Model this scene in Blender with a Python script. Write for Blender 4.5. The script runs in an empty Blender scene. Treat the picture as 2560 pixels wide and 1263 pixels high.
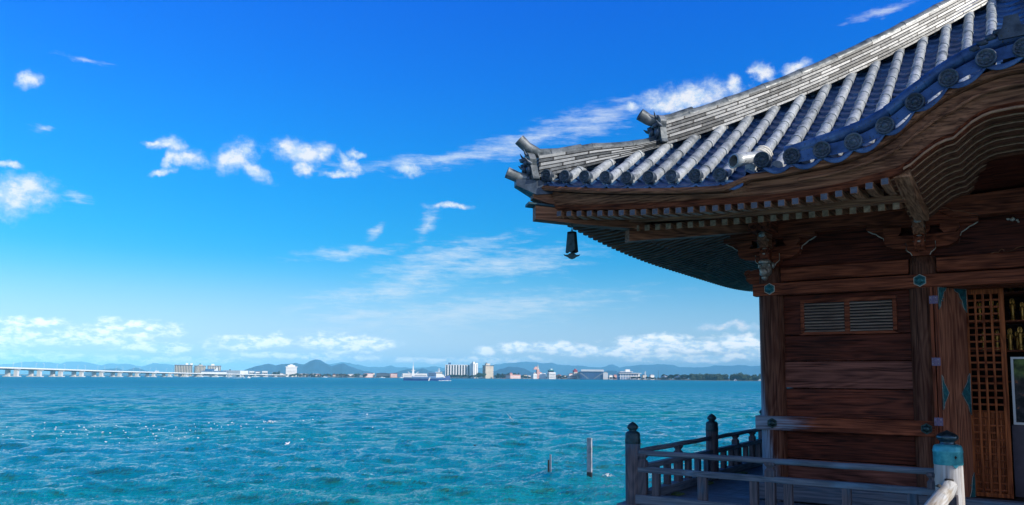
import bpy, bmesh, math, random
import numpy as np
from mathutils import Vector, Matrix
random.seed(7); rng = np.random.default_rng(5)
R = math.radians; PI = math.pi
SC = bpy.context.scene
COL = SC.collection

# ------------------------------------------------------------------ camera
F, CYP, PITCH, ROLL, YAW = 1938.5, 765.4, 0.0918436, 0.0071276, 0.58796
cp, sp = math.cos(PITCH), math.sin(PITCH)
FW = Vector((-math.sin(YAW)*cp, math.cos(YAW)*cp, sp)); RT0 = Vector((math.cos(YAW), math.sin(YAW), 0)); UP0 = RT0.cross(FW)
RT = RT0*math.cos(ROLL) + UP0*math.sin(ROLL); UP = -RT0*math.sin(ROLL) + UP0*math.cos(ROLL)
cam = bpy.data.cameras.new('camera'); co = bpy.data.objects.new('camera', cam); COL.objects.link(co)
co.matrix_world = Matrix(((RT.x, UP.x, -FW.x, 0), (RT.y, UP.y, -FW.y, 0), (RT.z, UP.z, -FW.z, 0), (0, 0, 0, 1)))
cam.sensor_width = 36; cam.lens = F/2560*36; cam.shift_y = (CYP-631.5)/2560; cam.clip_start = .1; cam.clip_end = 60000
SC.camera = co
WATER = -4.0
def ray(x, y): return RT*(x-1280) - UP*(y-CYP) + FW*F
def horizon(x): return 943.936 + (x-1278.65)*0.00713
def far(x, D, z=WATER):            # a point at pixel column x, D metres deep, at height z
    d = ray(x, horizon(x))*(D/F); return Vector((d.x, d.y, z))
def hgt(x, y, D): return (horizon(x)-y)*D/F   # height above the eye of pixel row y at depth D
def onwater(x, y, z=WATER):
    d = ray(x, y); return d*(z/d.z)

# ------------------------------------------------------------------ light
SUN_EL, SUN_AZ = R(27), R(3)          # azimuth measured from +X towards +Y
sdir = Vector((math.cos(SUN_EL)*math.cos(SUN_AZ), math.cos(SUN_EL)*math.sin(SUN_AZ), math.sin(SUN_EL)))
sl = bpy.data.lights.new('sun', 'SUN'); sl.energy = 4.8; sl.angle = R(.5); sl.color = (1, .93, .82)
so = bpy.data.objects.new('sun', sl); COL.objects.link(so); so.rotation_euler = sdir.to_track_quat('Z', 'Y').to_euler()
SC.view_settings.view_transform = 'Standard'; SC.view_settings.look = 'None'; SC.view_settings.exposure = 0.0; SC.view_settings.gamma = 1
SC.cycles.max_bounces = 6; SC.cycles.volume_bounces = 1; SC.cycles.sample_clamp_indirect = 6

def N(nt, t, **k):
    n = nt.nodes.new('ShaderNode'+t)
    for a, v in k.items():
        if a.startswith('i_'):
            key = a[2:]; key = int(key) if key.isdigit() else key.replace('_', ' ')
            if hasattr(v, 'links') or isinstance(v, bpy.types.NodeSocket): nt.links.new(v, n.inputs[key])
            else: n.inputs[key].default_value = v
        else: setattr(n, a, v)
    return n
def M(nt, op, a, b=None, clamp=False, c=None):
    n = nt.nodes.new('ShaderNodeMath'); n.operation = op; n.use_clamp = clamp
    for i, v in enumerate((a, b, c)):
        if v is None: continue
        if isinstance(v, bpy.types.NodeSocket): nt.links.new(v, n.inputs[i])
        else: n.inputs[i].default_value = v
    return n.outputs[0]
def MIX(nt, f, a, b, bt='MIX'):
    n = nt.nodes.new('ShaderNodeMix'); n.data_type = 'RGBA'; n.blend_type = bt
    for i, v in ((0, f), (6, a), (7, b)):
        if isinstance(v, bpy.types.NodeSocket): nt.links.new(v, n.inputs[i])
        else: n.inputs[i].default_value = v if i == 0 else (*v[:3], 1)
    return n.outputs[2]
def RAMP(nt, f, stops):
    n = nt.nodes.new('ShaderNodeValToRGB'); e = n.color_ramp.elements
    while len(e) < len(stops): e.new(.5)
    for i, (p, c) in enumerate(stops):
        e[i].position = p; e[i].color = (*c, 1) if len(c) == 3 else c
    nt.links.new(f, n.inputs[0]); return n.outputs[0]
def SSTEP(nt, v, a, b, lo=0., hi=1.):
    n = nt.nodes.new('ShaderNodeMapRange'); n.interpolation_type = 'SMOOTHSTEP'
    nt.links.new(v, n.inputs[0])
    for i, x in ((1, a), (2, b), (3, lo), (4, hi)): n.inputs[i].default_value = x
    return n.outputs[0]

def build_world():
    w = bpy.data.worlds.new('World'); SC.world = w; w.use_nodes = True
    nt = w.node_tree; nt.nodes.clear(); L = nt.links.new
    sky = N(nt, 'TexSky', sky_type='NISHITA', sun_disc=False, sun_elevation=SUN_EL, sun_rotation=PI/2-SUN_AZ, altitude=0., air_density=1.0, dust_density=.2, ozone_density=3.5)
    tc = N(nt, 'TexCoord'); sep = N(nt, 'SeparateXYZ', i_0=tc.outputs['Generated'])
    az = M(nt, 'ARCTAN2', sep.outputs[0], sep.outputs[1]); el = M(nt, 'ARCSINE', sep.outputs[2])
    hs = N(nt, 'HueSaturation', i_Saturation=SKY_SAT, i_Value=SKY_VAL, i_Hue=.5, i_Fac=1., i_Color=sky.outputs[0])
    hfac = SSTEP(nt, el, R(-2), R(17))
    lin = N(nt, 'MapRange', i_0=el, i_1=R(-1), i_2=R(29), i_3=0., i_4=1.)
    rp_ = []
    for y, c_ in SKY_RAMP:
        d_ = ray(1000, y).normalized(); rp_.append(((math.degrees(math.asin(d_.z))+1)/30, tuple(q/2.5 for q in c_)))
    gr = N(nt, 'VectorMath', operation='SCALE', i_0=RAMP(nt, lin.outputs[0], sorted(rp_)), i_Scale=2.5)
    # saturated blue ahead; behind the camera the sky is brightened as added fill
    fwd = N(nt, 'VectorMath', operation='DOT_PRODUCT', i_0=tc.outputs['Generated'], i_1=(-math.sin(YAW), math.cos(YAW), 0.))
    grd = MIX(nt, SSTEP(nt, fwd.outputs['Value'], -.25, .45), REAR_SKY_FILL, gr.outputs[0])
    skyc = MIX(nt, 1., hs.outputs[0], grd, 'MULTIPLY')
    P = N(nt, 'CombineXYZ', i_0=az, i_1=el, i_2=0.).outputs[0]
    # a fractal warp so that no cloud keeps an even outline
    def noise(scale, detail, rough, stretch=(1, 1, 1), off=(0, 0, 0), rot=0):
        mp = N(nt, 'Mapping', vector_type='POINT', i_Vector=P, i_Scale=stretch, i_Location=off, i_Rotation=(0, 0, rot))
        return N(nt, 'TexNoise', i_Vector=mp.outputs[0], i_Scale=scale, i_Detail=detail, i_Roughness=rough)
    wn = noise(22, 5, .6)
    wv = N(nt, 'VectorMath', operation='SUBTRACT', i_0=wn.outputs['Color'], i_1=(.5, .5, .5))
    def warp(a):
        ws = N(nt, 'VectorMath', operation='MULTIPLY', i_0=wv.outputs[0], i_1=(a, a*.75, 0))
        return N(nt, 'VectorMath', operation='ADD', i_0=P, i_1=ws.outputs[0]).outputs[0]
    W1, W2 = warp(.045), warp(.03)
    def ae(x, y):
        d = ray(x, y).normalized(); return math.atan2(d.x, d.y), math.asin(d.z)
    def field(vec, ells):
        acc = None
        for (x, y, rx, ry, rot) in ells:
            u, v = ae(x, y); a1, b1 = ae(x+10, y); a2, b2 = ae(x, y-10)
            s = math.hypot(a1-u, b1-v)/10; s2 = math.hypot(a2-u, b2-v)/10
            mp = N(nt, 'Mapping', vector_type='TEXTURE', i_Vector=vec, i_Location=(u, v, 0), i_Rotation=(0, 0, R(rot)), i_Scale=(rx*s, ry*s2, 1))
            ln = N(nt, 'VectorMath', operation='LENGTH', i_0=mp.outputs[0]).outputs['Value']
            acc = ln if acc is None else M(nt, 'SMOOTH_MIN', acc, ln, c=.35)
        return M(nt, 'SUBTRACT', 1., acc)
    puffs = [(80,200,40,18,25),(20,408,48,12,0),(40,490,85,52,5),(75,470,40,35,0),(425,362,48,19,0),(385,360,28,9,0),(473,397,46,21,0),(425,400,16,24,0),(403,437,40,11,20),
             (590,392,62,34,28),(615,370,24,24,0),(640,430,40,20,-35),(752,382,66,30,-6),(800,388,34,24,0),(718,372,32,20,0),(760,420,22,20,0),(890,386,20,10,0),
             (868,408,30,18,-20),(850,436,46,9,8),(1022,430,36,13,0),(1720,247,125,36,2),(1660,265,60,18,0),(1840,215,22,24,-40),(1902,182,34,18,-50),(1985,172,44,16,5),(1580,272,20,12,0),
             (1825,824,95,10,0),(1130,513,55,9,0)]
    cir = [(1330,345,260,26,16),(1480,300,130,40,10),(1100,400,260,16,8),(1240,380,140,26,10),(1068,560,18,46,-25),(870,630,140,18,8),(1060,680,140,34,15),(1300,665,160,28,6),
           (1180,780,380,44,6),(1120,640,200,30,14),(1250,660,230,34,8),(960,730,220,26,10),(1330,760,150,14,5),(900,790,140,18,4),(180,490,40,14,0),(210,150,60,8,0),(940,570,30,12,40),(110,320,26,9,0),(2200,30,90,14,5)]
    pn = noise(60, 8, .66, (1, 1.25, 1)); pn2 = noise(60, 8, .66, (1, 1.25, 1), off=(-.01, .014, 0)); plit = SSTEP(nt, M(nt, 'SUBTRACT', pn.outputs[0], pn2.outputs[0]), -.14, .1)
    f1 = M(nt, 'ADD', field(W1, puffs), M(nt, 'MULTIPLY', M(nt, 'SUBTRACT', pn.outputs[0], .5), 1.75))
    d1 = M(nt, 'MULTIPLY', SSTEP(nt, f1, -.35, .85), .9)
    streak = noise(26, 7, .68, (1, 5.5, 1), rot=R(-9))
    f2 = M(nt, 'ADD', field(W2, cir), M(nt, 'MULTIPLY', M(nt, 'SUBTRACT', streak.outputs[0], .52), 3.2))
    d2 = M(nt, 'MULTIPLY', SSTEP(nt, f2, -.35, 1.6), .72)
    # the cumulus bank along the horizon
    low = [(70,806,115,13,0),(330,822,110,22,0),(200,846,160,17,0),(12,846,60,26,0),(390,868,110,13,0),(60,888,170,12,0),(620,856,80,19,0),(695,850,34,17,0),(845,857,85,21,0),(915,862,70,15,0),
           (1210,878,22,11,0),(1290,869,42,13,0),(1400,868,62,15,0),(1640,860,100,22,0),(1860,862,90,21,0),(1740,868,110,15,0),(1520,880,120,12,0),(1750,895,190,9,0),(400,900,230,9,0),(760,892,200,8,0),(1150,900,200,7,0),
           (1950,880,120,20,0),(2100,850,100,20,0),(-150,860,150,30,0),(-300,830,150,40,0)]
    W3 = warp(.02)
    f3n = noise(85, 7, .62, (.62, 1.3, 1))
    f3n2 = noise(85, 7, .62, (.62, 1.3, 1), off=(.02, .55, 0))
    fl = field(W3, low)
    f3 = M(nt, 'ADD', fl, M(nt, 'MULTIPLY', M(nt, 'SUBTRACT', f3n.outputs[0], .5), 1.9))
    d3 = M(nt, 'MULTIPLY', SSTEP(nt, f3, -.45, .5), .94)
    lit = SSTEP(nt, M(nt, 'SUBTRACT', f3n.outputs[0], f3n2.outputs[0]), -.16, .13)
    cl3 = MIX(nt, lit, (7.0, 9.2, 10.8), (14.5, 14.1, 13.6))
    # whitish veil low in the sky, strongest to the left
    veil = M(nt, 'MULTIPLY', SSTEP(nt, el, R(9), R(0)), SSTEP(nt, az, R(-6), R(-60), .4, .75))
    c = MIX(nt, veil, skyc, (8.2, 9.3, 10.))
    c = MIX(nt, d2, c, (8.3, 9.2, 10.))
    c = MIX(nt, d3, c, cl3)
    c = MIX(nt, d1, c, MIX(nt, M(nt, 'MULTIPLY', plit, SSTEP(nt, f1, .0, .8)), (6.3, 8.0, 9.9), (9.8, 9.9, 10.1)))
    bg = N(nt, 'Background', i_Color=c, i_Strength=.1)
    out = N(nt, 'OutputWorld', i_Surface=bg.outputs[0]); w.cycles.sampling_method = 'MANUAL'; w.cycles.sample_map_resolution = 512
REAR_SKY_FILL = (2.1, 1.7, 1.75)
HAZE, HAZE_COL = 8.5e-5, (.26, .72, 1.0)
SKY_SAT, SKY_VAL = 1.0, 1.0
SKY_RAMP = [(0, (.02, .86, 2.5)), (200, (.01, .92, 2.25)), (400, (.01, 1.02, 1.9)), (500, (.02, 1.03, 1.72)), (600, (.06, 1.03, 1.54)), (700, (.2, 1.02, 1.42)), (780, (.42, 1.0, 1.4)), (850, (.64, .98, 1.46)), (900, (.69, 1., 1.67)), (930, (.71, 1.1, 1.92))]
build_world()

# ------------------------------------------------------------------ mesh helpers
class MB:
    def __init__(s): s.v = []; s.f = []; s.sm = []; s.uv = []; s.mi = []
    def add(s, vs, fs, smooth=False, uv=None, mi=0):
        b = len(s.v); s.v += [tuple(p) for p in vs]
        for i, f in enumerate(fs):
            s.f.append(tuple(b+j for j in f)); s.sm.append(smooth); s.mi.append(mi); s.uv.append(uv[i] if uv else None)
    def box(s, a, b, T=None, mi=0):
        (x0, y0, z0), (x1, y1, z1) = a, b
        vs = [(x, y, z) for z in (z0, z1) for y in (y0, y1) for x in (x0, x1)]
        if T: vs = [T(*p) for p in vs]
        s.add(vs, [(0, 2, 3, 1), (4, 5, 7, 6), (0, 1, 5, 4), (2, 6, 7, 3), (0, 4, 6, 2), (1, 3, 7, 5)], mi=mi)
    def prism(s, pts, e0, e1, T, smooth=False):   # polygon pts (a,b) extruded from e0 to e1; T(a,e,b)
        n = len(pts)
        vs = [T(a, e0, b) for a, b in pts] + [T(a, e1, b) for a, b in pts]
        s.add(vs, [tuple(range(n)), tuple(range(2*n-1, n-1, -1))])
        s.add(vs, [(i, (i+1) % n, n+(i+1) % n, n+i) for i in range(n)], smooth)
    def loft(s, rings, closed=True, caps=True, smooth=True, uv=None, mi=0):
        n = len(rings[0]); vs = [p for r in rings for p in r]; fs = []; us = []
        m = n if closed else n-1
        for k in range(len(rings)-1):
            for i in range(m):
                j = (i+1) % n; fs.append((k*n+i, k*n+j, (k+1)*n+j, (k+1)*n+i))
                if uv: us.append([uv(k, i), uv(k, i+1), uv(k+1, i+1), uv(k+1, i)])
        s.add(vs, fs, smooth, us if uv else None, mi)
        if caps and closed:
            s.add(rings[0], [tuple(range(n-1, -1, -1))], mi=mi); s.add(rings[-1], [tuple(range(n))], mi=mi)
    def tube(s, path, r, n=10, smooth=True, caps=True, up=Vector((0, 0, 1))):
        rings = []; path = [Vector(p) for p in path]
        for i, p in enumerate(path):
            t = (path[min(i+1, len(path)-1)] - path[max(i-1, 0)]).normalized()
            a = t.cross(up); a = a.normalized() if a.length > 1e-4 else Vector((1, 0, 0)); b = a.cross(t)
            rr = r[i] if isinstance(r, (list, tuple)) else r
            rings.append([p + (a*math.cos(2*PI*k/n) + b*math.sin(2*PI*k/n))*rr for k in range(n)])
        s.loft(rings, True, caps, smooth)
    def lathe(s, prof, c, n=16, smooth=True, axis=None, sx=1, sy=1):   # prof: (r, h)
        c = Vector(c); ax = (axis or Vector((0, 0, 1))).normalized()
        a = ax.orthogonal().normalized() if axis else Vector((1, 0, 0)); b = ax.cross(a)
        rings = [[c + a*(r*sx*math.cos(2*PI*k/n)) + b*(r*sy*math.sin(2*PI*k/n)) + ax*h for k in range(n)] for r, h in prof]
        s.loft(rings, True, True, smooth)
    def blob(s, c, r, seed=0, amp=.15, sub=2):
        bm = bmesh.new(); bmesh.ops.create_icosphere(bm, subdivisions=sub, radius=1)
        rs = random.Random(seed); ph = [rs.uniform(0, 6) for _ in range(6)]
        for v in bm.verts:
            q = v.co; d = 1 + amp*(math.sin(q.x*4+ph[0])+math.sin(q.y*5+ph[1])+math.sin(q.z*4.5+ph[2]))/2
            v.co = Vector((q.x*r[0]*d, q.y*r[1]*d, q.z*r[2]*d)) + Vector(c)
        bm.verts.index_update()
        s.add([v.co for v in bm.verts], [[v.index for v in f.verts] for f in bm.faces], True); bm.free()
    def mesh(s, name, mat, recalc=True):
        me = bpy.data.meshes.new(name); me.from_pydata(s.v, [], s.f)
        if any(u is not None for u in s.uv):
            ul = me.uv_layers.new(name='UVMap'); k = 0
            for f, u in zip(s.f, s.uv):
                for j in range(len(f)):
                    if u: ul.data[k].uv = u[j]
                    k += 1
        me.polygons.foreach_set('use_smooth', s.sm); me.polygons.foreach_set('material_index', s.mi)
        if recalc:
            bm = bmesh.new(); bm.from_mesh(me); bmesh.ops.recalc_face_normals(bm, faces=bm.faces); bm.to_mesh(me); bm.free()
        for m in (mat if isinstance(mat, (list, tuple)) else [mat]): me.materials.append(m)
        return me
    def build(s, name, mat, parent=None, bevel=0, recalc=True, inv=True):
        o = bpy.data.objects.new(name, s.mesh(name, mat, recalc)); COL.objects.link(o)
        if parent:
            o.parent = parent
            if inv and parent.type == 'EMPTY': o.matrix_parent_inverse = root_inv[parent.name]
        if bevel:
            b = o.modifiers.new('bevel', 'BEVEL'); b.width = bevel; b.segments = 1; b.limit_method = 'ANGLE'
        return o
root_inv = {}
def thing(name, label, cat, loc=(0, 0, 0), rz=0, group=None):
    o = bpy.data.objects.new(name, None); COL.objects.link(o); o.location = loc; o.rotation_euler = (0, 0, rz); o.empty_display_size = .1
    o['label'] = label; o['category'] = cat
    if group: o['group'] = group
    root_inv[o.name] = (Matrix.Translation(loc) @ Matrix.Rotation(rz, 4, 'Z')).inverted()
    return o
def tag(o, label=None, cat=None, group=None, kind=None):
    for k, v in (('label', label), ('category', cat), ('group', group), ('kind', kind)):
        if v: o[k] = v
    return o
def dup(o, loc, rz=0, sc=1, label=None):
    c = o.copy(); COL.objects.link(c); c.location = loc; c.rotation_euler = (0, 0, rz); c.scale = (sc, sc, sc) if not isinstance(sc, tuple) else sc
    if label: c['label'] = label
    for ch in o.children:
        d = ch.copy(); COL.objects.link(d); d.parent = c
    return c

# ------------------------------------------------------------------ materials
def mat_new(name):
    m = bpy.data.materials.new(name); m.use_nodes = True; nt = m.node_tree; nt.nodes.clear()
    out = N(nt, 'OutputMaterial'); p = N(nt, 'BsdfPrincipled'); nt.links.new(p.outputs[0], out.inputs[0])
    return m, nt, p
def bump(nt, p, h, d, s=1.):
    b = N(nt, 'Bump', i_Strength=s, i_Distance=d, i_Height=h); nt.links.new(b.outputs[0], p.inputs['Normal'])
def setc(nt, p, c, rough, metal=0., spec=.5):
    for k, v in (('Base Color', c), ('Roughness', rough), ('Metallic', metal), ('Specular IOR Level', spec)):
        if isinstance(v, bpy.types.NodeSocket): nt.links.new(v, p.inputs[k])
        else: p.inputs[k].default_value = (*v, 1) if isinstance(v, tuple) else v
def wood(name, axis, dark, light, grey=None, greymask=None, rough=.6, fine=1., spec=.14, turn=0.):
    m, nt, p = mat_new(name); tc = N(nt, 'TexCoord'); oc = N(nt, 'Mapping', i_Vector=tc.outputs['Object'], i_Rotation=(0, 0, turn)).outputs[0]
    sc = [30.*fine]*3; sc[axis] = 1.0*fine
    mp = N(nt, 'Mapping', i_Vector=oc, i_Scale=sc)
    n1 = N(nt, 'TexNoise', i_Vector=mp.outputs[0], i_Scale=1.6, i_Detail=7., i_Roughness=.62, i_Distortion=.6)
    sc2 = [5.*fine]*3; sc2[axis] = .55*fine
    mp2 = N(nt, 'Mapping', i_Vector=oc, i_Scale=sc2)
    n2 = N(nt, 'TexNoise', i_Vector=mp2.outputs[0], i_Scale=1., i_Detail=2., i_Distortion=.4)
    rings = M(nt, 'SINE', M(nt, 'MULTIPLY', n2.outputs[0], 75.))
    g = M(nt, 'ADD', M(nt, 'MULTIPLY', n1.outputs[0], .75), M(nt, 'MULTIPLY', rings, .06))
    n3 = N(nt, 'TexNoise', i_Vector=tc.outputs['Object'], i_Scale=1.7, i_Detail=4.)
    g2 = M(nt, 'ADD', g, M(nt, 'MULTIPLY', M(nt, 'SUBTRACT', n3.outputs[0], .5), .3))
    c = RAMP(nt, g2, [(.22, dark), (.42, tuple(.5*(a+b) for a, b in zip(dark, light))), (.62, light)])
    sc3 = [70.*fine]*3; sc3[axis] = 1.3*fine
    mp3 = N(nt, 'Mapping', i_Vector=oc, i_Scale=sc3)
    n5 = N(nt, 'TexNoise', i_Vector=mp3.outputs[0], i_Scale=1., i_Detail=3., i_Roughness=.7)
    crack = SSTEP(nt, M(nt, 'ADD', n5.outputs[0], M(nt, 'MULTIPLY', M(nt, 'SUBTRACT', n3.outputs[0], .5), .35)), .56, .68)
    c = MIX(nt, M(nt, 'MULTIPLY', crack, .75), c, tuple(.35*a for a in dark))
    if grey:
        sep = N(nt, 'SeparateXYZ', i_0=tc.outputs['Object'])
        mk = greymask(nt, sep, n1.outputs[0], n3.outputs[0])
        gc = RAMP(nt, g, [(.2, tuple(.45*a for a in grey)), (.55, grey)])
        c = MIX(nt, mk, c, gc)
    setc(nt, p, c, RAMP(nt, g, [(.2, (rough+.15,)*3), (.6, (rough-.1,)*3)]), 0., spec)
    bump(nt, p, M(nt, 'SUBTRACT', g, crack), .004, .6); return m
def plain(name, c, rough=.6, metal=0., var=.25, scale=8., spec=.5, bmp=0., c2=None):
    m, nt, p = mat_new(name); tc = N(nt, 'TexCoord')
    n = N(nt, 'TexNoise', i_Vector=tc.outputs['Object'], i_Scale=scale, i_Detail=5., i_Roughness=.65)
    c2 = c2 or tuple(min(1, a*(1+var)) for a in c)
    col = RAMP(nt, n.outputs[0], [(.32, tuple(a*(1-var) for a in c)), (.5, c), (.68, c2)])
    setc(nt, p, col, rough, metal, spec)
    if bmp: bump(nt, p, n.outputs[0], bmp)
    return m
D1, L1 = (.045, .010, .0055), (.40, .105, .045)
GREY = (.26, .34, .44)  # weathered grey wood with the blue of the sky put into it
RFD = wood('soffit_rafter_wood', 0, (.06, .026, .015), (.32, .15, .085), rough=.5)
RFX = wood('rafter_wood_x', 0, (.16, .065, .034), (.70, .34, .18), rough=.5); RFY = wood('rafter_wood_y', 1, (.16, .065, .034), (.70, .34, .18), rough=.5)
WX = wood('wood_along_x', 0, D1, L1); WY = wood('wood_along_y', 1, D1, L1); WZ = wood('wood_along_z', 2, D1, L1)
WXE = wood('eave_wood_along_x', 0, (.08, .03, .016), (.5, .215, .11), rough=.5); WYE = wood('eave_wood_along_y', 1, (.08, .03, .016), (.5, .215, .11), rough=.5)
WXR = wood('red_plank_wood', 0, (.035, .008, .005), (.27, .062, .03), rough=.45, fine=.9)
WXS = wood('streaked_plank_wood', 0, (.035, .009, .006), (.33, .115, .08), rough=.42, fine=.8)
WXD = wood('dark_panel_wood', 0, (.022, .0045, .0025), (.17, .036, .017), rough=.5)
def colmask(nt, sep, n1, n3):     # rain-bleached outer, lower side of the corner post, plus painted sky light
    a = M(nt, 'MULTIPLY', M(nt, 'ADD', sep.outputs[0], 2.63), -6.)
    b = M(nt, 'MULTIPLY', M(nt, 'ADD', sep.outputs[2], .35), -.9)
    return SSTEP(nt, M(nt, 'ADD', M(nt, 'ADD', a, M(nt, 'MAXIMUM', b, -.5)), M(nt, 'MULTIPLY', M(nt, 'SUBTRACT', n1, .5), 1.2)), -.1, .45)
WZG = wood('weathered_sky_tint_post_wood', 2, D1, (.2, .085, .05), GREY, colmask)
def beammask(nt, sep, n1, n3):    # bleached outer end of the low beam, sky light painted into its grey
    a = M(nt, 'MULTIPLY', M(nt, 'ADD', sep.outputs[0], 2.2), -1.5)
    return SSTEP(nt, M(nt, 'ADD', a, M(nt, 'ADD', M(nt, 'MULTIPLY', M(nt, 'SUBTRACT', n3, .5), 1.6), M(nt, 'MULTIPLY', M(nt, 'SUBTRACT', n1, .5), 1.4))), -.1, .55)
WXG = wood('weathered_sky_tint_beam_wood', 0, D1, L1, GREY, beammask)
allg = lambda nt, sep, n1, n3: SSTEP(nt, M(nt, 'ADD', n3, M(nt, 'MULTIPLY', n1, .5)), .5, .72, .95, .45)
RX = wood('bleached_sky_tint_wood_x', 0, (.04, .025, .02), (.22, .13, .085), (.17, .33, .48), allg); RY = wood('bleached_sky_tint_wood_y', 1, (.04, .025, .02), (.22, .13, .085), (.17, .33, .48), allg)  # bleached wood; blue sky light is put into its grey colour
RZ = wood('dark_post_wood', 2, (.04, .022, .016), (.26, .13, .075), (.08, .16, .25), allg)
newg = lambda nt, sep, n1, n3: SSTEP(nt, M(nt, 'ADD', n3, M(nt, 'MULTIPLY', n1, .6)), .55, .95, .15, .95)
NZ = wood('pale_new_post_wood', 2, (.3, .18, .09), (.66, .5, .33), (.62, .62, .62), newg, fine=.8); NY = wood('pale_log_wood', 1, (.35, .28, .2), (.62, .55, .45), (.66, .68, .7), newg, fine=.8)
ORW = wood('orange_door_wood', 2, (.12, .025, .008), (.58, .16, .045), rough=.5); ORX = wood('orange_lattice_wood', 0, (.12, .025, .008), (.5, .13, .04), rough=.5)
RED = wood('red_brown_leaf_wood', 2, (.1, .028, .016), (.5, .19, .1), rough=.5)
PALE = plain('worn_pale_edge', (.5, .45, .36), .6, var=.35, scale=40)
BRZ = plain('dark_bronze', (.018, .05, .055), .38, .6, .5, 18); VERD = plain('dark_verdigris_fitting', (.012, .12, .14), .5, .35, .5, 22, c2=(.03, .22, .24))
CAPG = plain('bright_verdigris_cap', (.05, .36, .42), .45, .3, .3, 12, c2=(.1, .48, .52), bmp=.003); CAPT = plain('dark_burnished_bronze', (.05, .09, .11), .3, .75, .4, 14); CAPD = plain('dark_patina_cap', (.015, .05, .065), .5, .4, .5, 16)
LAV = plain('violet_grey_hinge', (.16, .12, .2), .5, .3, .3, 30); SILV = plain('aged_silver_paint', (.34, .31, .26), .35, .45, .5, 30, bmp=.004); GOLD = plain('gold_leaf', (.5, .27, .06), .38, .8, .35, 60)
WHITE = plain('white_paint', (.8, .8, .78), .5, 0, .05, 5); BLACK = plain('black_void', (.012, .01, .01), .8, 0, .2, 5); MOSS = plain('moss', (.07, .12, .03), .9, 0, .5, 30)
def tile_mat(name, lo, mid, hi, rough, met=.15, scale=9.):
    m, nt, p = mat_new(name); tc = N(nt, 'TexCoord')
    n = N(nt, 'TexNoise', i_Vector=tc.outputs['Object'], i_Scale=scale, i_Detail=7., i_Roughness=.68)
    n2 = N(nt, 'TexNoise', i_Vector=tc.outputs['Object'], i_Scale=2.2, i_Detail=3.)
    f = M(nt, 'ADD', M(nt, 'MULTIPLY', n.outputs[0], .7), M(nt, 'MULTIPLY', n2.outputs[0], .3))
    c = RAMP(nt, f, [(.34, lo), (.44, mid), (.6, hi)])
    oi = N(nt, 'ObjectInfo'); mr = N(nt, 'MapRange', i_0=oi.outputs['Random'], i_3=.78, i_4=1.1); sp3 = N(nt, 'TexNoise', i_Vector=tc.outputs['Object'], i_Scale=55., i_Detail=2.)
    c = MIX(nt, SSTEP(nt, sp3.outputs[0], .64, .7), c, (.05, .055, .04)); vs = N(nt, 'VectorMath', operation='SCALE', i_0=c, i_Scale=mr.outputs[0]); c = vs.outputs[0]
    setc(nt, p, c, RAMP(nt, n.outputs[0], [(.3, (rough+.2,)*3), (.65, (rough-.08,)*3)]), met, .5)
    bump(nt, p, n.outputs[0], .006, .5); return m
TILE = tile_mat('silver_grey_roof_tile', (.06, .07, .08), (.29, .32, .335), (.58, .61, .61), .36)
PAN = tile_mat('grey_pan_tile', (.008, .03, .075), (.022, .068, .17), (.05, .13, .29), .3)
RTILE = tile_mat('dark_ridge_tile', (.025, .034, .04), (.085, .105, .115), (.28, .3, .3), .36, .2, 7.)
DISC = tile_mat('dark_eave_disc_tile', (.012, .02, .035), (.035, .055, .085), (.09, .12, .16), .38)
ROLL = tile_mat('smooth_blue_grey_edge_tile', (.01, .035, .09), (.028, .078, .2), (.08, .17, .35), .3, .3, 5.)
def course_mat():
    m, nt, p = mat_new('layered_ridge_tile'); uv = N(nt, 'UVMap'); sep = N(nt, 'SeparateXYZ', i_0=uv.outputs[0]); tc = N(nt, 'TexCoord')
    u = M(nt, 'ADD', M(nt, 'MULTIPLY', sep.outputs[0], 2.3), M(nt, 'MULTIPLY', M(nt, 'FLOOR', sep.outputs[1]), .37))
    cell = N(nt, 'CombineXYZ', i_0=M(nt, 'FLOOR', u), i_1=M(nt, 'FLOOR', sep.outputs[1]), i_2=0.)
    wn = N(nt, 'TexWhiteNoise', i_Vector=cell.outputs[0])
    n = N(nt, 'TexNoise', i_Vector=tc.outputs['Object'], i_Scale=14., i_Detail=7., i_Roughness=.7)
    c = RAMP(nt, M(nt, 'ADD', M(nt, 'MULTIPLY', wn.outputs[0], .62), M(nt, 'MULTIPLY', n.outputs[0], .5)), [(.32, (.02, .027, .03)), (.48, (.085, .095, .1)), (.62, (.26, .27, .265)), (.95, (.46, .465, .45))])
    fr = M(nt, 'FRACT', u); edge = M(nt, 'LESS_THAN', M(nt, 'ABSOLUTE', M(nt, 'SUBTRACT', fr, .5)), .475)
    c = MIX(nt, edge, (.02, .02, .02), c)
    setc(nt, p, c, .45, .1); bump(nt, p, n.outputs[0], .004); return m
COURSE = course_mat()

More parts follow.
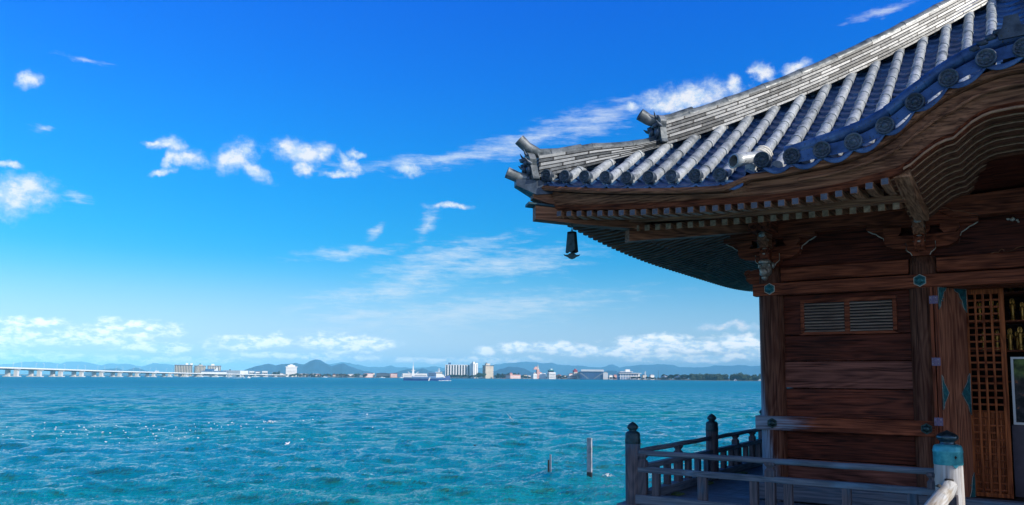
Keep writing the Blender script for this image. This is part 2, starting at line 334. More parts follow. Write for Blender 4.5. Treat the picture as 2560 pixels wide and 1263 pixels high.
# ------------------------------------------------------------------ hall geometry (local side frame: lx along the side, o outward from the centre)
CY0 = 12.2; HC = 2.59; HE = 4.69
def W(k):
    c, s = [(1, 0), (0, 1), (-1, 0), (0, -1)][k]     # cos, sin of the clockwise turn
    def T(lx, o, z): x, y = lx, -o; return Vector((x*c + y*s, CY0 - x*s + y*c, z))
    return T
T0, T1 = W(0), W(1)
def lerp(tab, x):
    if x <= tab[0][0]: return tab[0][1]
    for (a, b), (c, d) in zip(tab, tab[1:]):
        if x <= c: return b + (d-b)*(x-a)/(c-a)
    return tab[-1][1]
def smooth_tab(tab):       # cubic-ish interpolation through a table
    xs = [a for a, _ in tab]; ys = [b for _, b in tab]
    ms = [0]*len(xs)
    for i in range(1, len(xs)-1): ms[i] = (ys[i+1]-ys[i-1])/(xs[i+1]-xs[i-1])
    ms[0] = (ys[1]-ys[0])/(xs[1]-xs[0])
    def f(x):
        x = -abs(x)
        if x <= xs[0]: return ys[0]
        for i in range(len(xs)-1):
            if x <= xs[i+1]:
                h = xs[i+1]-xs[i]; t = (x-xs[i])/h
                return (2*t**3-3*t*t+1)*ys[i] + (t**3-2*t*t+t)*h*ms[i] + (-2*t**3+3*t*t)*ys[i+1] + (t**3-t*t)*h*ms[i+1]
        return ys[-1]
    return f
def lift(d): d = abs(d); return .36*((d-1.2)/3.5)**2 if d > 1.2 else 0.
KDISC = smooth_tab([(-2.4, 2.11), (-2.06, 2.11), (-1.787, 2.105), (-1.515, 2.122), (-1.242, 2.155), (-.978, 2.258), (-.734, 2.425), (-.471, 2.585), (-.179, 2.70), (0, 2.735)])
KTL = smooth_tab([(-2.4, 2.0), (-2.03, 2.0), (-1.52, 2.03), (-1.24, 2.075), (-.98, 2.17), (-.734, 2.34), (-.47, 2.5), (-.2, 2.585), (0, 2.615)])
_kb = [(-2.4, 0.), (-1.9, .0), (-1.6, .015), (-1.395, .035), (-1.25, .055), (-1.1, .085), (-.92, .115), (-.80, .175), (-.70, .255), (-.6, .32), (-.52, .35), (-.462, .357), (-.458, .362), (-.40, .41), (-.32, .475), (-.24, .515), (-.17, .535), (0, .545)]
def Kb(lx, k=0):            # underside of the eave board
    b = 1.735 + .6*lift(lx)
    return b + lerp(_kb, -abs(lx))*(1 if k == 0 else 0)
def TL(lx, k=0):            # underside of the tiles
    b = 1.875 + lift(lx)
    if k: return b
    w = min(1, max(0, (2.45-abs(lx))/.25))
    return b*(1-w) + KTL(lx)*w if abs(lx) < 2.45 else b
def Sb(lx, v): return 1.905 + .58*v + .03*v*v + lift(lx)
def S(lx, v, k=0):
    b = Sb(lx, v)
    if k == 0 and abs(lx) < 2.25: b = max(b, KDISC(lx) - .085 + .05*v)
    return b

hall = thing('temple_hall', 'dark timber lakeside hall with curving grey tiled roof and layered eaves', 'temple', (0, CY0, -1.43))
def part(name, mb, mat, parent=None, bevel=0, **k): return mb.build(name, mat, parent or hall, bevel, **k)

# roof body: stepped pan tiles of all four slopes
def frange(a, b, s):
    n = max(1, int(round((b-a)/s))); return [a+(b-a)*i/n for i in range(n+1)]
ROWX = [-4.72, -4.51] + [-4.265+.2535*i for i in range(17)]; ROWX = sorted(ROWX + [-x for x in ROWX if x < -.1])
mb = MB()
for k in range(4):
    T = W(k); edges = [-HE] + ROWX[1:-1] + [HE]
    for a, b in zip(edges, edges[1:]):
        vmax = HE - min(abs(a), abs(b))
        nst = int(vmax/.16)+1
        for j in range(nst):
            v0, v1 = j*.16, (j+1)*.16; row0, row1, low = [], [], []
            for q in range(7):
                u = q/6; lx = a+(b-a)*u; sag = -.035+.05*(2*u-1)**2
                w0, w1 = min(v0, HE-abs(lx)), min(v1, HE-abs(lx))
                low.append(T(lx, HE-w0, S(lx, w0, k)+sag-.004)); row0.append(T(lx, HE-w0, S(lx, w0, k)+sag+.026)); row1.append(T(lx, HE-w1, S(lx, w1, k)+sag))
            mb.loft([low, row0], False, False, False); mb.loft([row0, row1], False, False, True)
roof = part('roof', mb, PAN, recalc=False)
# hip closing soffit under the tiles
mb = MB()
for k in range(4):
    T = W(k); xs = frange(-1, 1, .04)
    mb.loft([[T(s*(HC+.1), HC+.1, 2.0) for s in xs], [T(s*4.6, 4.6, TL(s*4.6, k)-.03) for s in xs]], False, False, False)
part('under_roof_boarding', mb, WXD, recalc=False)
# round tile rows
def row_mesh(T, k, lx, v0, v1):
    mb = MB(); v = v0; L = .27; n = 9
    while v < v1-.02:
        e = min(v+L, v1); rings = []
        for (vv, r) in ((v, .060), (v+.02, .063), (v+.05, .058), (e, .053)):
            vv = min(vv, e); z = S(lx, vv, k) + .056; tz = (S(lx, vv+.05, k)-S(lx, vv-.05, k))/.1; nl = math.hypot(1, tz)
            jit = .002*math.sin(lx*37+v*11)
            rings.append([T(lx + r*math.cos(R(-25+230*q/(n-1)))+jit, HE - vv + r*math.sin(R(-25+230*q/(n-1)))*tz/nl, z + r*math.sin(R(-25+230*q/(n-1)))/nl) for q in range(n)])
        mb.loft(rings, False, False, True); mb.add(rings[0], [tuple(range(n))])
        v = e
    return mb
def first_v(lx, k):
    if k: return -.02
    if abs(lx) > 2.3: return -.02
    v = 0.
    while v < 3 and S(lx, v, 0) > Sb(lx, v)+1e-6: v += .02
    return v-.05
for k in (0, 1, 3):
    for lx in ROWX:
        v0, v1 = first_v(lx, k), HE-abs(lx)-.06
        if v1-v0 > .08:
            if k == 0: part('tile_row', row_mesh(T0, 0, lx, v0, v1), TILE, roof, recalc=False)
mbs = MB()
for k in (1, 2, 3):
    for lx in ROWX:
        v1 = HE-abs(lx)-.06
        if v1 > .1:
            m2 = row_mesh(W(k), k, lx, -.02, v1); mbs.add(m2.v, m2.f, True)
tag(part('tile_row', mbs, TILE, roof, recalc=False), kind='stuff')
# eave discs
def disc(T, lx, o, z, r=.068):
    mb = MB(); c = T(lx, o, z); ax = (T(lx, o+1, z)-c)
    mb.lathe([(r*.8, -.09), (r*.99, -.085), (r, -.012), (r*.98, 0), (r*.84, .002), (r*.8, -.014), (r*.3, -.012), (r*.26, .0), (0.001, .004)], c, 18, True, ax)
    side = T(lx+1, o, z)-c
    for q in range(8):
        a = 2*PI*q/8; p = c + side*(r*.52*math.cos(a)) + Vector((0, 0, r*.52*math.sin(a))) - ax*.014
        mb.lathe([(r*.2, 0), (r*.17, .005), (.001, .007)], p, 6, True, ax)
    return mb
kd = [-2.063, -1.787, -1.515, -1.242, -.978, -.734, -.471, -.19, .075]; kd = kd + [-x for x in kd[:-2]] + [.36]
for lx in ROWX:
    if abs(lx) > 2.3: part('eave_disc', disc(T0, lx, HE+.075, S(lx, 0)+.084+.004*math.sin(lx*31)), DISC, roof)
for lx in kd: part('eave_disc', disc(T0, lx, HE+.1, KDISC(lx), .08), DISC, roof)
mb = MB()
for lx in ROWX:
    m2 = disc(T1, lx, HE+.05, S(lx, 0, 1)+.062); mb.add(m2.v, m2.f, True)
tag(part('eave_disc', mb, DISC, roof), kind='stuff')
# hanging lips of the eave pans
def lip(T, xs, zf, o, depth):
    mb = MB()
    for a, b in zip(xs, xs[1:]):
        r0, r1, r2, r3 = [], [], [], []
        for q in range(9):
            u = q/8; lx = a+(b-a)*u; z = zf(lx) - .035 + .05*(2*u-1)**2; d = depth*(1-.35*(2*u-1)**2)
            r0.append(T(lx, o-.1, z+.02)); r1.append(T(lx, o, z)); r2.append(T(lx, o+.012, z-.012)); r3.append(T(lx, o, z-d))
        mb.loft([r0, r1, r2, r3], False, False, True)
    return mb
part('eave_lip', lip(T0, [-4.72]+[x for x in ROWX if -4.6 < x < -2.2], lambda x: S(x, 0), HE+.03, .045), ROLL, roof, recalc=False)
part('eave_lip', lip(T0, sorted(kd), lambda x: KDISC(x)-.065, HE+.07, .05), ROLL, roof, recalc=False)
part('eave_lip', lip(T1, ROWX, lambda x: S(x, 0, 1), HE+.03, .055), ROLL, roof, recalc=False)
# smooth roll of edge tiles above the curved gable
mb = MB(); xs = frange(-1.86, 1.86, .06)
for i in range(0, len(xs)-1, 5):
    seg = xs[i:i+6]; mb.tube([T0(x, HE+.0, KDISC(x)+.055+.075*min(1, (1.9-abs(x))/.6)) for x in seg], [.067]+[.063]*(len(seg)-2)+[.06], 12)
part('edge_roll', mb, ROLL, roof)
mb = MB()
for i in range(0, len(xs)-1, 5):
    seg = xs[i:i+6]; mb.loft([[T0(x, HE+.05, KDISC(x)+.05) for x in seg], [T0(x, HE+.075, KDISC(x)-.07) for x in seg]], False, False)
part('edge_skirt', mb, ROLL, roof, recalc=False)
# open pipe tile where the curved gable starts, and the cloth tied on the row behind it
mb = MB(); a = T0(-2.33, HE+.12, 2.13)
rings = []
for q, (d, r) in enumerate([(0, .06), (0, .075), (.08, .068), (.2, .062), (.34, .058)]):
    c = a + Vector((d*.55, d*.8, d*.25)); rings.append([c + Vector((math.cos(2*PI*i/14)*r*.85, -math.cos(2*PI*i/14)*r*.45, math.sin(2*PI*i/14)*r)) for i in range(14)])
mb.loft(rings, True, False); part('open_pipe_tile', mb, TILE, roof)
mb = MB(); mb.loft([[a + Vector((.05, .07, .02)) + Vector((math.cos(2*PI*i/14)*.055*.85, -math.cos(2*PI*i/14)*.03, math.sin(2*PI*i/14)*.055)) for i in range(14)]], True, True)
mb.add([a + Vector((.05, .07, .02)) + Vector((math.cos(2*PI*i/14)*.056*.85, -math.cos(2*PI*i/14)*.03, math.sin(2*PI*i/14)*.06)) for i in range(14)], [tuple(range(14))])
part('pipe_hollow', mb, BLACK, roof, recalc=False)

mb = MB(); lx = ROWX[11] if abs(ROWX[11]+2.237) < .02 else min(ROWX, key=lambda x: abs(x+2.237))
for j in range(7):
    v = .3+.05*j; z = S(lx, v)+.056; ph = .5*math.sin(j*2.1)
    mb.tube([T0(lx+.078*math.cos(t), HE-v+.05*math.sin(t)-.03*math.cos(t+ph), z+.078*math.sin(t)) for t in frange(0, 2*PI, .45)], .017, 6)
mb.blob(T0(lx+.07, HE-.27, S(lx, .27)+.08), (.06, .05, .04), 3, .3, 2); mb.blob(T0(lx+.1, HE-.2, S(lx, .2)+.06), (.05, .06, .025), 4, .3, 2)
mb.tube([T0(lx+.08+.03*math.sin(j), HE-.3+.04*j, S(lx, .3)+.12-.03*j+.02*math.cos(j*2)) for j in range(6)], .008, 5)
part('tied_cloth', mb, plain('bleached_cloth', (.6, .58, .52), .9, 0, .25, 30), roof)
# hip ridges
def ZR(o): return Sb(o, HE-o)
def ridge(k, o0, o1, hfun, n, name):
    T = W(k); os_ = frange(o0, o1, .12); mb = MB(); rsr = random.Random(k)
    for c in range(n):
        hw = .132 + .012*rsr.random() - .004*c; us = 0
        rings = []
        for o in os_:
            zb = ZR(o)+.02; h = hfun(o)-.075; z0 = zb + h*c/n + .003; z1 = zb + h*(c+1)/n - .009
            d = hw*.7071
            P = lambda s, z: T(-o+s*d, o+s*d, z)   # across the diagonal
            P2 = lambda s, z: T(-o, o, z) + (T(-o+1, o+1, 0)-T(-o, o, 0)).normalized()*0 + ACR(k)*(s*hw)
            rings.append([P2(1, z0), P2(1, z1), P2(-1, z1), P2(-1, z0)])
        uvf = lambda kk, i, c=c: (kk*.17, c+(.2 if i in (0, 3) else .8))
        mb.loft(rings, True, True, False, uvf)
    r = part(name, mb, COURSE, roof)
    mb = MB(); seg = 3
    for i in range(0, len(os_)-1, seg):
        q = os_[i:i+seg+1]; mb.tube([T(-o, o, ZR(o)+.02+hfun(o)-.07) for o in q], [.07]+[.064]*(len(q)-2)+[.074] if len(q) > 2 else .068, 12)
    part('ridge_roll_tile', mb, RTILE, roof); return r
def ACR(k):
    T = W(k); d = T(1, 0, 0)-T(0, 0, 0); e = T(0, 1, 0)-T(0, 0, 0); v = (d+e); return v.normalized()   # across the corner diagonal at lx<0
smallh = lambda o: lerp([(3.5, .17), (3.82, .19), (4.17, .29), (4.33, .31), (4.69, .345)], o)
for k in range(4):
    ridge(k, .12, 3.58, lambda o: .375, 7, 'hip_ridge')
    ridge(k, 3.5, 4.68, smallh, 6, 'lower_hip_ridge')
def oni(k, o, z0, h, w, lean=.1):
    T = W(k); out = (T(-1, 1, 0)-T(0, 0, 0)).normalized(); ac = ACR(k); b = T(-o, o, z0)
    mb = MB(); Q = lambda a, e, c: b + ac*a + out*(e + lean*(c/h)) + Vector((0, 0, c))
    pts = [(-w*.62, 0), (-w*.55, .12*h), (-w*.5, .5*h), (-w*.6, .72*h), (-w*.45, .9*h), (-w*.2, h), (w*.2, h), (w*.45, .9*h), (w*.6, .72*h), (w*.5, .5*h), (w*.55, .12*h), (w*.62, 0)]
    mb.prism(pts, -.03, .045, Q)
    part('ridge_end_plate', mb, RTILE, roof, .008)
    mb = MB()      # the demon face: brow, eyes, snout, fangs and horns
    for (a, c, r, e) in ((0, .42, (.05, .05, .05), .07), (-.08, .6, (.04, .045, .035), .06), (.08, .6, (.04, .045, .035), .06), (0, .75, (.09, .05, .04), .05), (-.1, .35, (.05, .04, .06), .04), (.1, .35, (.05, .04, .06), .04), (0, .2, (.1, .05, .05), .05), (-.06, .08, (.03, .04, .05), .05), (.06, .08, (.03, .04, .05), .05)):
        p = Q(a*w/.32, e+.02, c*h); mb.blob(p, (r[0]*w/.3, r[1], r[2]*h/.36), int(a*100+c*77), .2, 1)
    for s in (-1, 1):
        p = Q(s*w*.3, .05, h*.85); mb.tube([p, p+out*.03+Vector((0, 0, .03)), p+out*.05+ac*(s*.02)+Vector((0, 0, .075))], [.018, .012, .003], 6)
        p = Q(s*w*.5, .04, h*.55); mb.tube([p, p+out*.05+ac*(s*.03)+Vector((0, 0, .02)), p+out*.08+ac*(s*.05)+Vector((0, 0, .05))], [.025, .018, .004], 6)
    part('demon_face_relief', mb, DISC, roof)
def horn(k, pts, rs):
    T = W(k); mb = MB(); P = [T(-o, o, z) for o, z in pts]; mb.tube(P, rs, 12, True, False)
    t = (P[-1]-P[-2]).normalized(); mb2 = MB()
    a = t.cross(Vector((0, 0, 1))).normalized(); b = a.cross(t)
    mb.loft([[P[-1]+(a*math.cos(2*PI*i/12)+b*math.sin(2*PI*i/12))*r - t*e for i in range(12)] for r, e in ((rs[-1], 0), (rs[-1]*.84, 0), (rs[-1]*.82, .02), (.002, .02))], True, False)
    part('ridge_horn_tile', mb, RTILE, roof)
for k in (0, 1, 3):
    oni(k, 3.60, ZR(3.6)+.06, .36, .3, .02); oni(k, 4.70, ZR(4.69)+.0, .33, .27, .06)
    horn(k, [(3.3, ZR(3.3)+.36), (3.5, ZR(3.5)+.35), (3.62, ZR(3.62)+.37), (3.7, ZR(3.7)+.42), (3.78, ZR(3.78)+.52)], [.062, .064, .066, .069, .073])
    horn(k, [(4.3, ZR(4.3)+.28), (4.5, ZR(4.5)+.29), (4.66, ZR(4.66)+.33), (4.76, ZR(4.7)+.41), (4.83, ZR(4.7)+.5)], [.058, .06, .062, .065, .069])
    horn(k, [(4.55, 2.27), (4.72, 2.29), (4.84, 2.31), (4.93, 2.36)], [.06, .062, .064, .068])
# short ridge and end ornament on top of the curved gable
mb = MB(); mb.tube([T0(0, o, KDISC(0)+.06+(HE-o)*.03) for o in frange(2.9, 4.6, .2)], .06, 12)
for j in range(3): mb.box((-.09+.015*j, 2.9, KDISC(0)-.06+.04*j), (.09-.015*j, 4.55, KDISC(0)-.02+.04*j), T0)
part('gable_ridge', mb, COURSE, roof)
mb = MB(); z0 = KDISC(0)+.1
mb.prism([(-.09, 0), (-.1, .05), (-.065, .1), (-.05, .19), (.05, .19), (.065, .1), (.1, .05), (.09, 0)], HE+.0, HE+.08, lambda a, e, b: T0(a, e, z0+b))
for s in (-1, 1):
    for j in range(4): mb.blob(T0(s*(.09+.06*j), HE+.05, z0+.075-.034*j), (.055, .035, .035), j, .1, 1)
part('gable_end_ornament', mb, DISC, roof)

# eave boards: three layers along every side, mitred at the corners
def esweep(sec, k, zs):
    """sec: list of (o, which, dz) rows; which 0 = from Kb, 1 = from TL"""
    T = W(k); rings = []
    for s in zs:
        ring = []
        for o, wh, dz in sec:
            lx = s*o; ref = s*HE; z = (Kb(ref if abs(ref) > 2.5 else lx, k) if wh == 0 else TL(ref if abs(ref) > 2.5 else lx, k)) + dz
            ring.append(T(lx, o, z))
        rings.append(ring)
    return rings
ss = frange(-1, 1, .01)
for k in range(4):
    for nm, sec, mt in (('eave_board', [(4.50, 1, -.065), (4.735, 1, -.055), (4.75, 1, -.03), (4.735, 1, 0), (4.5, 1, .005)], WXE),
                        ('eave_board', [(4.46, 0, .05), (4.60, 0, .05), (4.665, 1, -.068), (4.46, 1, -.068)], WXE),
                        ('eave_purlin', [(4.45, 0, .0), (4.575, 0, -.002), (4.625, 0, .048), (4.45, 0, .048)], WX)):
        mb = MB(); mb.loft(esweep(sec, k, ss), True, True, False); part(nm, mb, mt if k in (0, 2) else (WYE if mt == WXE else WY))
    T = W(k); mb = MB(); li = lambda lx: .3*lift(lx)
    mb.loft([[T(s*o, o, z+li(s*4.69)) for o, z in ((3.85, 1.735), (3.955, 1.735), (3.955, 1.80), (3.85, 1.80))] for s in ss if k or s < -.235], True, True, False)
    if k == 0:
        part('inner_eave_purlin', mb, RFX); mb = MB(); mb.loft([[T(s*o, o, z+li(s*4.69)) for o, z in ((3.85, 1.735), (3.955, 1.735), (3.955, 1.80), (3.85, 1.80))] for s in ss if s > .235], True, True, False)
    part('inner_eave_purlin', mb, RFX if k in (0, 2) else RFY)
LITE = plain('lit_edge_wood', (.42, .22, .12), .45, var=.3, scale=20)  # paler wood: light on the gable's lower edges is put into the colour
# round bamboo-like bead and curved layers on the gable board
mb = MB(); xs = frange(-1.75, 1.75, .05)
mb.tube([T0(x, 4.672, (.42*Kb(x)+.58*TL(x))-.01) for x in xs], [.016+.003*((i*7) % 11 == 0) for i in range(len(xs))], 8); part('gable_bead', mb, WXE)
mb = MB(); xs = [x for x in frange(-.86, .86, .02)]
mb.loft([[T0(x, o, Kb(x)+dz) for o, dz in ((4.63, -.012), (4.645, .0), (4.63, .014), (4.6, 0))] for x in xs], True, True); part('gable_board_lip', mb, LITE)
GRB = wood('gable_rib_wood', 0, (.05, .018, .01), (.3, .12, .065), rough=.5)
# nested curved rafters inside the gable
xs = frange(-1.0, 1.0, .02)
for j in range(9):
    o = 4.36 - .2*j; mb = MB(); dr = .0 + .012*j
    mb.loft([[T0(x, oo, Kb(x)-dr+dz) for oo, dz in ((o, -.03), (o+.10, -.012), (o+.10, .09), (o, .09))] for x in xs], True, True, False); cr_ = part('curved_gable_rafter', mb, GRB); mb = MB(); mb.loft([[T0(x, oo, Kb(x)-dr+dz) for oo, dz in ((o+.10, -.014), (o+.108, -.006), (o+.10, .012))] for x in xs], True, True, False); part('lit_rib_edge', mb, LITE, cr_)  # pale strip stands in for light along each rib's lower edge
mb = MB(); mb.loft([[T0(x, o, Kb(x)+.07) for x in xs] for o in (2.6, 3.2, 3.8, 4.5)], False, False); part('gable_ceiling', mb, WXE, recalc=False)
# straight rafters, two tiers
def bent(T, lx, w, prof):      # prof: (o, zbottom, height)
    mb = MB(); o_, z_, h_ = prof[-1]; mb.box((lx-w+.004, o_, z_+.004), (lx+w-.004, o_+.003, z_+h_-.004), T, 1); mb.loft([[T(lx-w, o, z), T(lx+w, o, z), T(lx+w, o, z+h), T(lx-w, o, z+h)] for o, z, h in prof], True, True, False); return mb
ENDG = plain('pale_end_grain', (.34, .24, .15), .7, 0, .5, 25); ENDB = plain('grey_end_grain', (.09, .1, .13), .6, 0, .4, 25)
for k in (0, 1):
    T = W(k); xs = [-4.44+.1315*i for i in range(69)]
    for lx in xs:
        if k == 0 and lx > -.96: continue
        if abs(lx) > 4.45: continue
        wd = .033; li = .3*lift(lx); oi = max(3.93, abs(lx)+.03)
        if oi < 4.5:
            z1 = Kb(lx, k)-.066; z0 = 1.80+li
            if oi > 3.95: z0 = z0+(z1-z0)*(oi-3.93)/.65
            om = (oi+4.575)/2
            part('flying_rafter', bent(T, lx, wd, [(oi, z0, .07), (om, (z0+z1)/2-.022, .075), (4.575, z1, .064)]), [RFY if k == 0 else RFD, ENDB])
        if abs(lx) < 3.8:
            oi = max(2.62, abs(lx)); f = lambda o: 1.668 + .22*(3.885-o) + li
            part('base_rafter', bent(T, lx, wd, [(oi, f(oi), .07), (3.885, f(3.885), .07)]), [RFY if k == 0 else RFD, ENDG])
# hip rafters
HRW = [wood('hip_rafter_wood', 0, (.08, .03, .016), (.5, .215, .11), rough=.5, turn=t_) for t_ in (-PI/4, PI/4)]
def diag(k, prof, hw, name, mat=None):
    mat = mat or HRW[k % 2]
    T = W(k); ac = ACR(k); mb = MB()
    mb.loft([[T(-o, o, zb)-ac*hw, T(-o, o, zb)+ac*hw, T(-o, o, zt)+ac*hw, T(-o, o, zt)-ac*hw] for o, zb, zt in prof], True, True, False); return part(name, mb, mat, bevel=.004)
for k in (0, 1):
    hr = diag(k, [(2.6, 1.82, 2.0), (3.3, 1.70, 1.86), (3.9, 1.605, 1.745)], .075, 'hip_rafter')
    fr = diag(k, [(3.7, 1.76, 1.9), (4.1, 1.765, 1.92), (4.45, 1.79, 1.95), (4.70, 1.812, 1.975)], .075, 'flying_hip_rafter')
    T = W(k); ac = ACR(k); mb = MB()
    mb.loft([[T(-o, o, 1.975+(o-4.7)*.1)-ac*.1, T(-o, o, 1.975+(o-4.7)*.1)+ac*.1, T(-o, o, 2.005+(o-4.7)*.1)+ac*.095, T(-o, o, 2.005+(o-4.7)*.1)-ac*.095] for o in (4.2, 4.45, 4.76)], True, True, False)
    part('rafter_cap', mb, CAPD, bevel=.006)
    mb = MB(); mb.loft([[T(-o, o, zb)-ac*w, T(-o, o, zb)+ac*w, T(-o, o, zt)+ac*w, T(-o, o, zt)-ac*w] for o, zb, zt, w in ((4.5, 2.12, 2.27, .14), (4.7, 2.09, 2.26, .12), (4.86, 2.2, 2.27, .06))], True, True, False); part('corner_tile_bed', mb, DISC)
    mb = MB(); mb.loft([[T(-o, o, zb)-ac*w, T(-o, o, zb)+ac*w, T(-o, o, zt)+ac*w, T(-o, o, zt)-ac*w] for o, zb, zt, w in ((4.3, 1.98, 2.14, .1), (4.6, 2.0, 2.14, .1), (4.72, 2.06, 2.14, .08))], True, True, False); part('corner_block', mb, HRW[k % 2])

# columns
for (x, y) in [(-2.59, -2.59), (2.59, -2.59), (-.935, -2.59), (.935, -2.59), (-2.59, -.9), (-2.59, .9), (-2.59, 2.59), (2.59, 2.59), (2.59, -.9), (2.59, .9)]:
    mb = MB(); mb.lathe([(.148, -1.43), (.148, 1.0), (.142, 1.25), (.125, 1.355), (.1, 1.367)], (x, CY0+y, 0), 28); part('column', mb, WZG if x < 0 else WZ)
HEXP = [(math.sin(PI/3*i), math.cos(PI/3*i)) for i in range(6)]
def hexo(lx, z, o, k=0, r=.062, rim=True):
    T = W(k); mb = MB(); mb.prism([(lx+a*r, z+b*r) for a, b in HEXP], o, o+.012, lambda a, e, b: T(a, e, b))
    mb.lathe([(r*.62, 0), (r*.6, .02), (r*.3, .03), (.001, .034)], T(lx, o+.012, z), 12, True, T(0, 1, 0)-T(0, 0, 0))
    for a, b in HEXP: mb.lathe([(r*.13, 0), (.001, .012)], T(lx+a*r*.72, o+.012, z+b*r*.72), 6, True, T(0, 1, 0)-T(0, 0, 0))
    return mb
def hexrim(lx, z, o, k=0, r=.07):
    T = W(k); mb = MB(); mb.prism([(lx+a*r, z+b*r) for a, b in HEXP], o-.004, o+.005, lambda a, e, b: T(a, e, b)); return mb
for k in range(4):
    TT = W(k); dk = .004*(k % 2); T = (lambda a, b, c, TT=TT, dk=dk: TT(a, b, c+dk)); mt = WX if k in (0, 2) else WY; end = 2.775 if k % 2 == 0 else 2.6
    mb = MB(); mb.box((-end, 2.60, 1.008), (end, 2.742, 1.153), T); bm_ = part('long_tie_beam', mb, mt, bevel=.006)
    if k in (0, 1):
        for lx in ((-2.571, -.957, .957, 2.571)):
            part('hexagon_rim', hexrim(lx, 1.086, 2.744, k), PALE, bm_); part('hexagon_nail_cover', hexo(lx, 1.086, 2.748, k), VERD, bm_)
    for a, b in ((-2.775, -.80), (.80, 2.775)) if k == 0 else ((-end, end),):
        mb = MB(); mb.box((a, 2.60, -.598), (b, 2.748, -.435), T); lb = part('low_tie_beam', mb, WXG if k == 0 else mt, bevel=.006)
        if k == 0:
            for lx in (a+.2, b-.15) if a < 0 else (): part('hexagon_nail_cover', hexo(lx, -.516, 2.749, k, .06), BRZ, lb)
    mb = MB(); mb.box((-end-.005, 2.58, -1.41), (end+.005, 2.75, -1.225), T); part('ground_sill', mb, RX if k in (0, 2) else RY, bevel=.006)
    for a, b in ((-2.46, -1.07), (-.8, .8), (1.07, 2.46)):
        mb = MB(); mb.box((a, 2.54, 1.176), (b, 2.67, 1.338), T); part('head_tie_beam', mb, mt, bevel=.008)
        mb = MB(); mb.box((a-.2, 2.52, 1.338), (b+.2, 2.575, 1.76), T); part('frieze_panel', mb, WXD if k in (0, 2) else WY)
    mb = MB(); mb.box((-3.05, 2.46, 1.748), (3.05, 2.725, 1.91), T); part('wall_plate', mb, mt, bevel=.008)
    mb = MB(); mb.box((-2.6, 2.45, 1.9), (2.6, 2.6, 2.6), T); part('upper_wall', mb, WXD)
# wall planks
for k in range(4):
    T = W(k)
    for a, b in ((-2.46, -1.06), (-.81, .81), (1.06, 2.46)):
        if k == 0 and a == -.81: continue
        for z0, z1, do in ((-1.23, -.93, 0), (-.93, -.59, .006), (-.44, -.105, 0), (-.105, .216, .012), (.216, .525, .003), (.525, 1.01, .008)):
            mb = MB(); mb.box((a-.03, 2.55, z0+.005), (b+.03, 2.592+do, z1-.005), T); part('wall_plank', mb, ({-.105: WXS, -.44: WXR, -.93: WXD, -1.23: WXS}.get(z0, WXD)) if k in (0, 2) else WY, bevel=.004)
def louver(k, lx0, lx1, z0, z1):
    T = W(k); mb = MB(); o = 2.606
    fr_ = .045
    for a, b, c, d in ((lx0-fr_, lx1+fr_, z1, z1+fr_), (lx0-fr_, lx0, z0, z1), (lx1, lx1+fr_, z0, z1), ((lx0+lx1)/2-.03, (lx0+lx1)/2+.03, z0, z1)):
        mb.box((a, 2.59, c), (b, 2.628, d), T)
    mb.prism([(lx0-.06, z0-.03), (lx1+.06, z0-.03), (lx1+.0, z0+.0), (lx0, z0+.0)], 2.59, 2.645, lambda a, e, b: T(a, e, b))
    lv = part('louver_window', mb, WX, bevel=.005)
    for a, b in ((lx0, (lx0+lx1)/2-.03), ((lx0+lx1)/2+.03, lx1)):
        for j in range(10):
            z = z0+(z1-z0)*(j+.5)/10; m2 = MB()
            m2.prism([(2.602, z-.002), (2.632, z-.012), (2.636, z-.006), (2.606, z+.008)], a, b, lambda p, e, q: T(e, p, q))
            part('louver_slat', m2, SLAT, lv)
    m2 = MB(); m2.box((lx0, 2.598, z0), (lx1, 2.603, z1), T); part('louver_back', m2, BLACK, lv)
SLAT = wood('pale_slat_wood', 0, (.2, .13, .1), (.6, .46, .36), rough=.4)
louver(0, -2.205, -1.255, .555, .905)
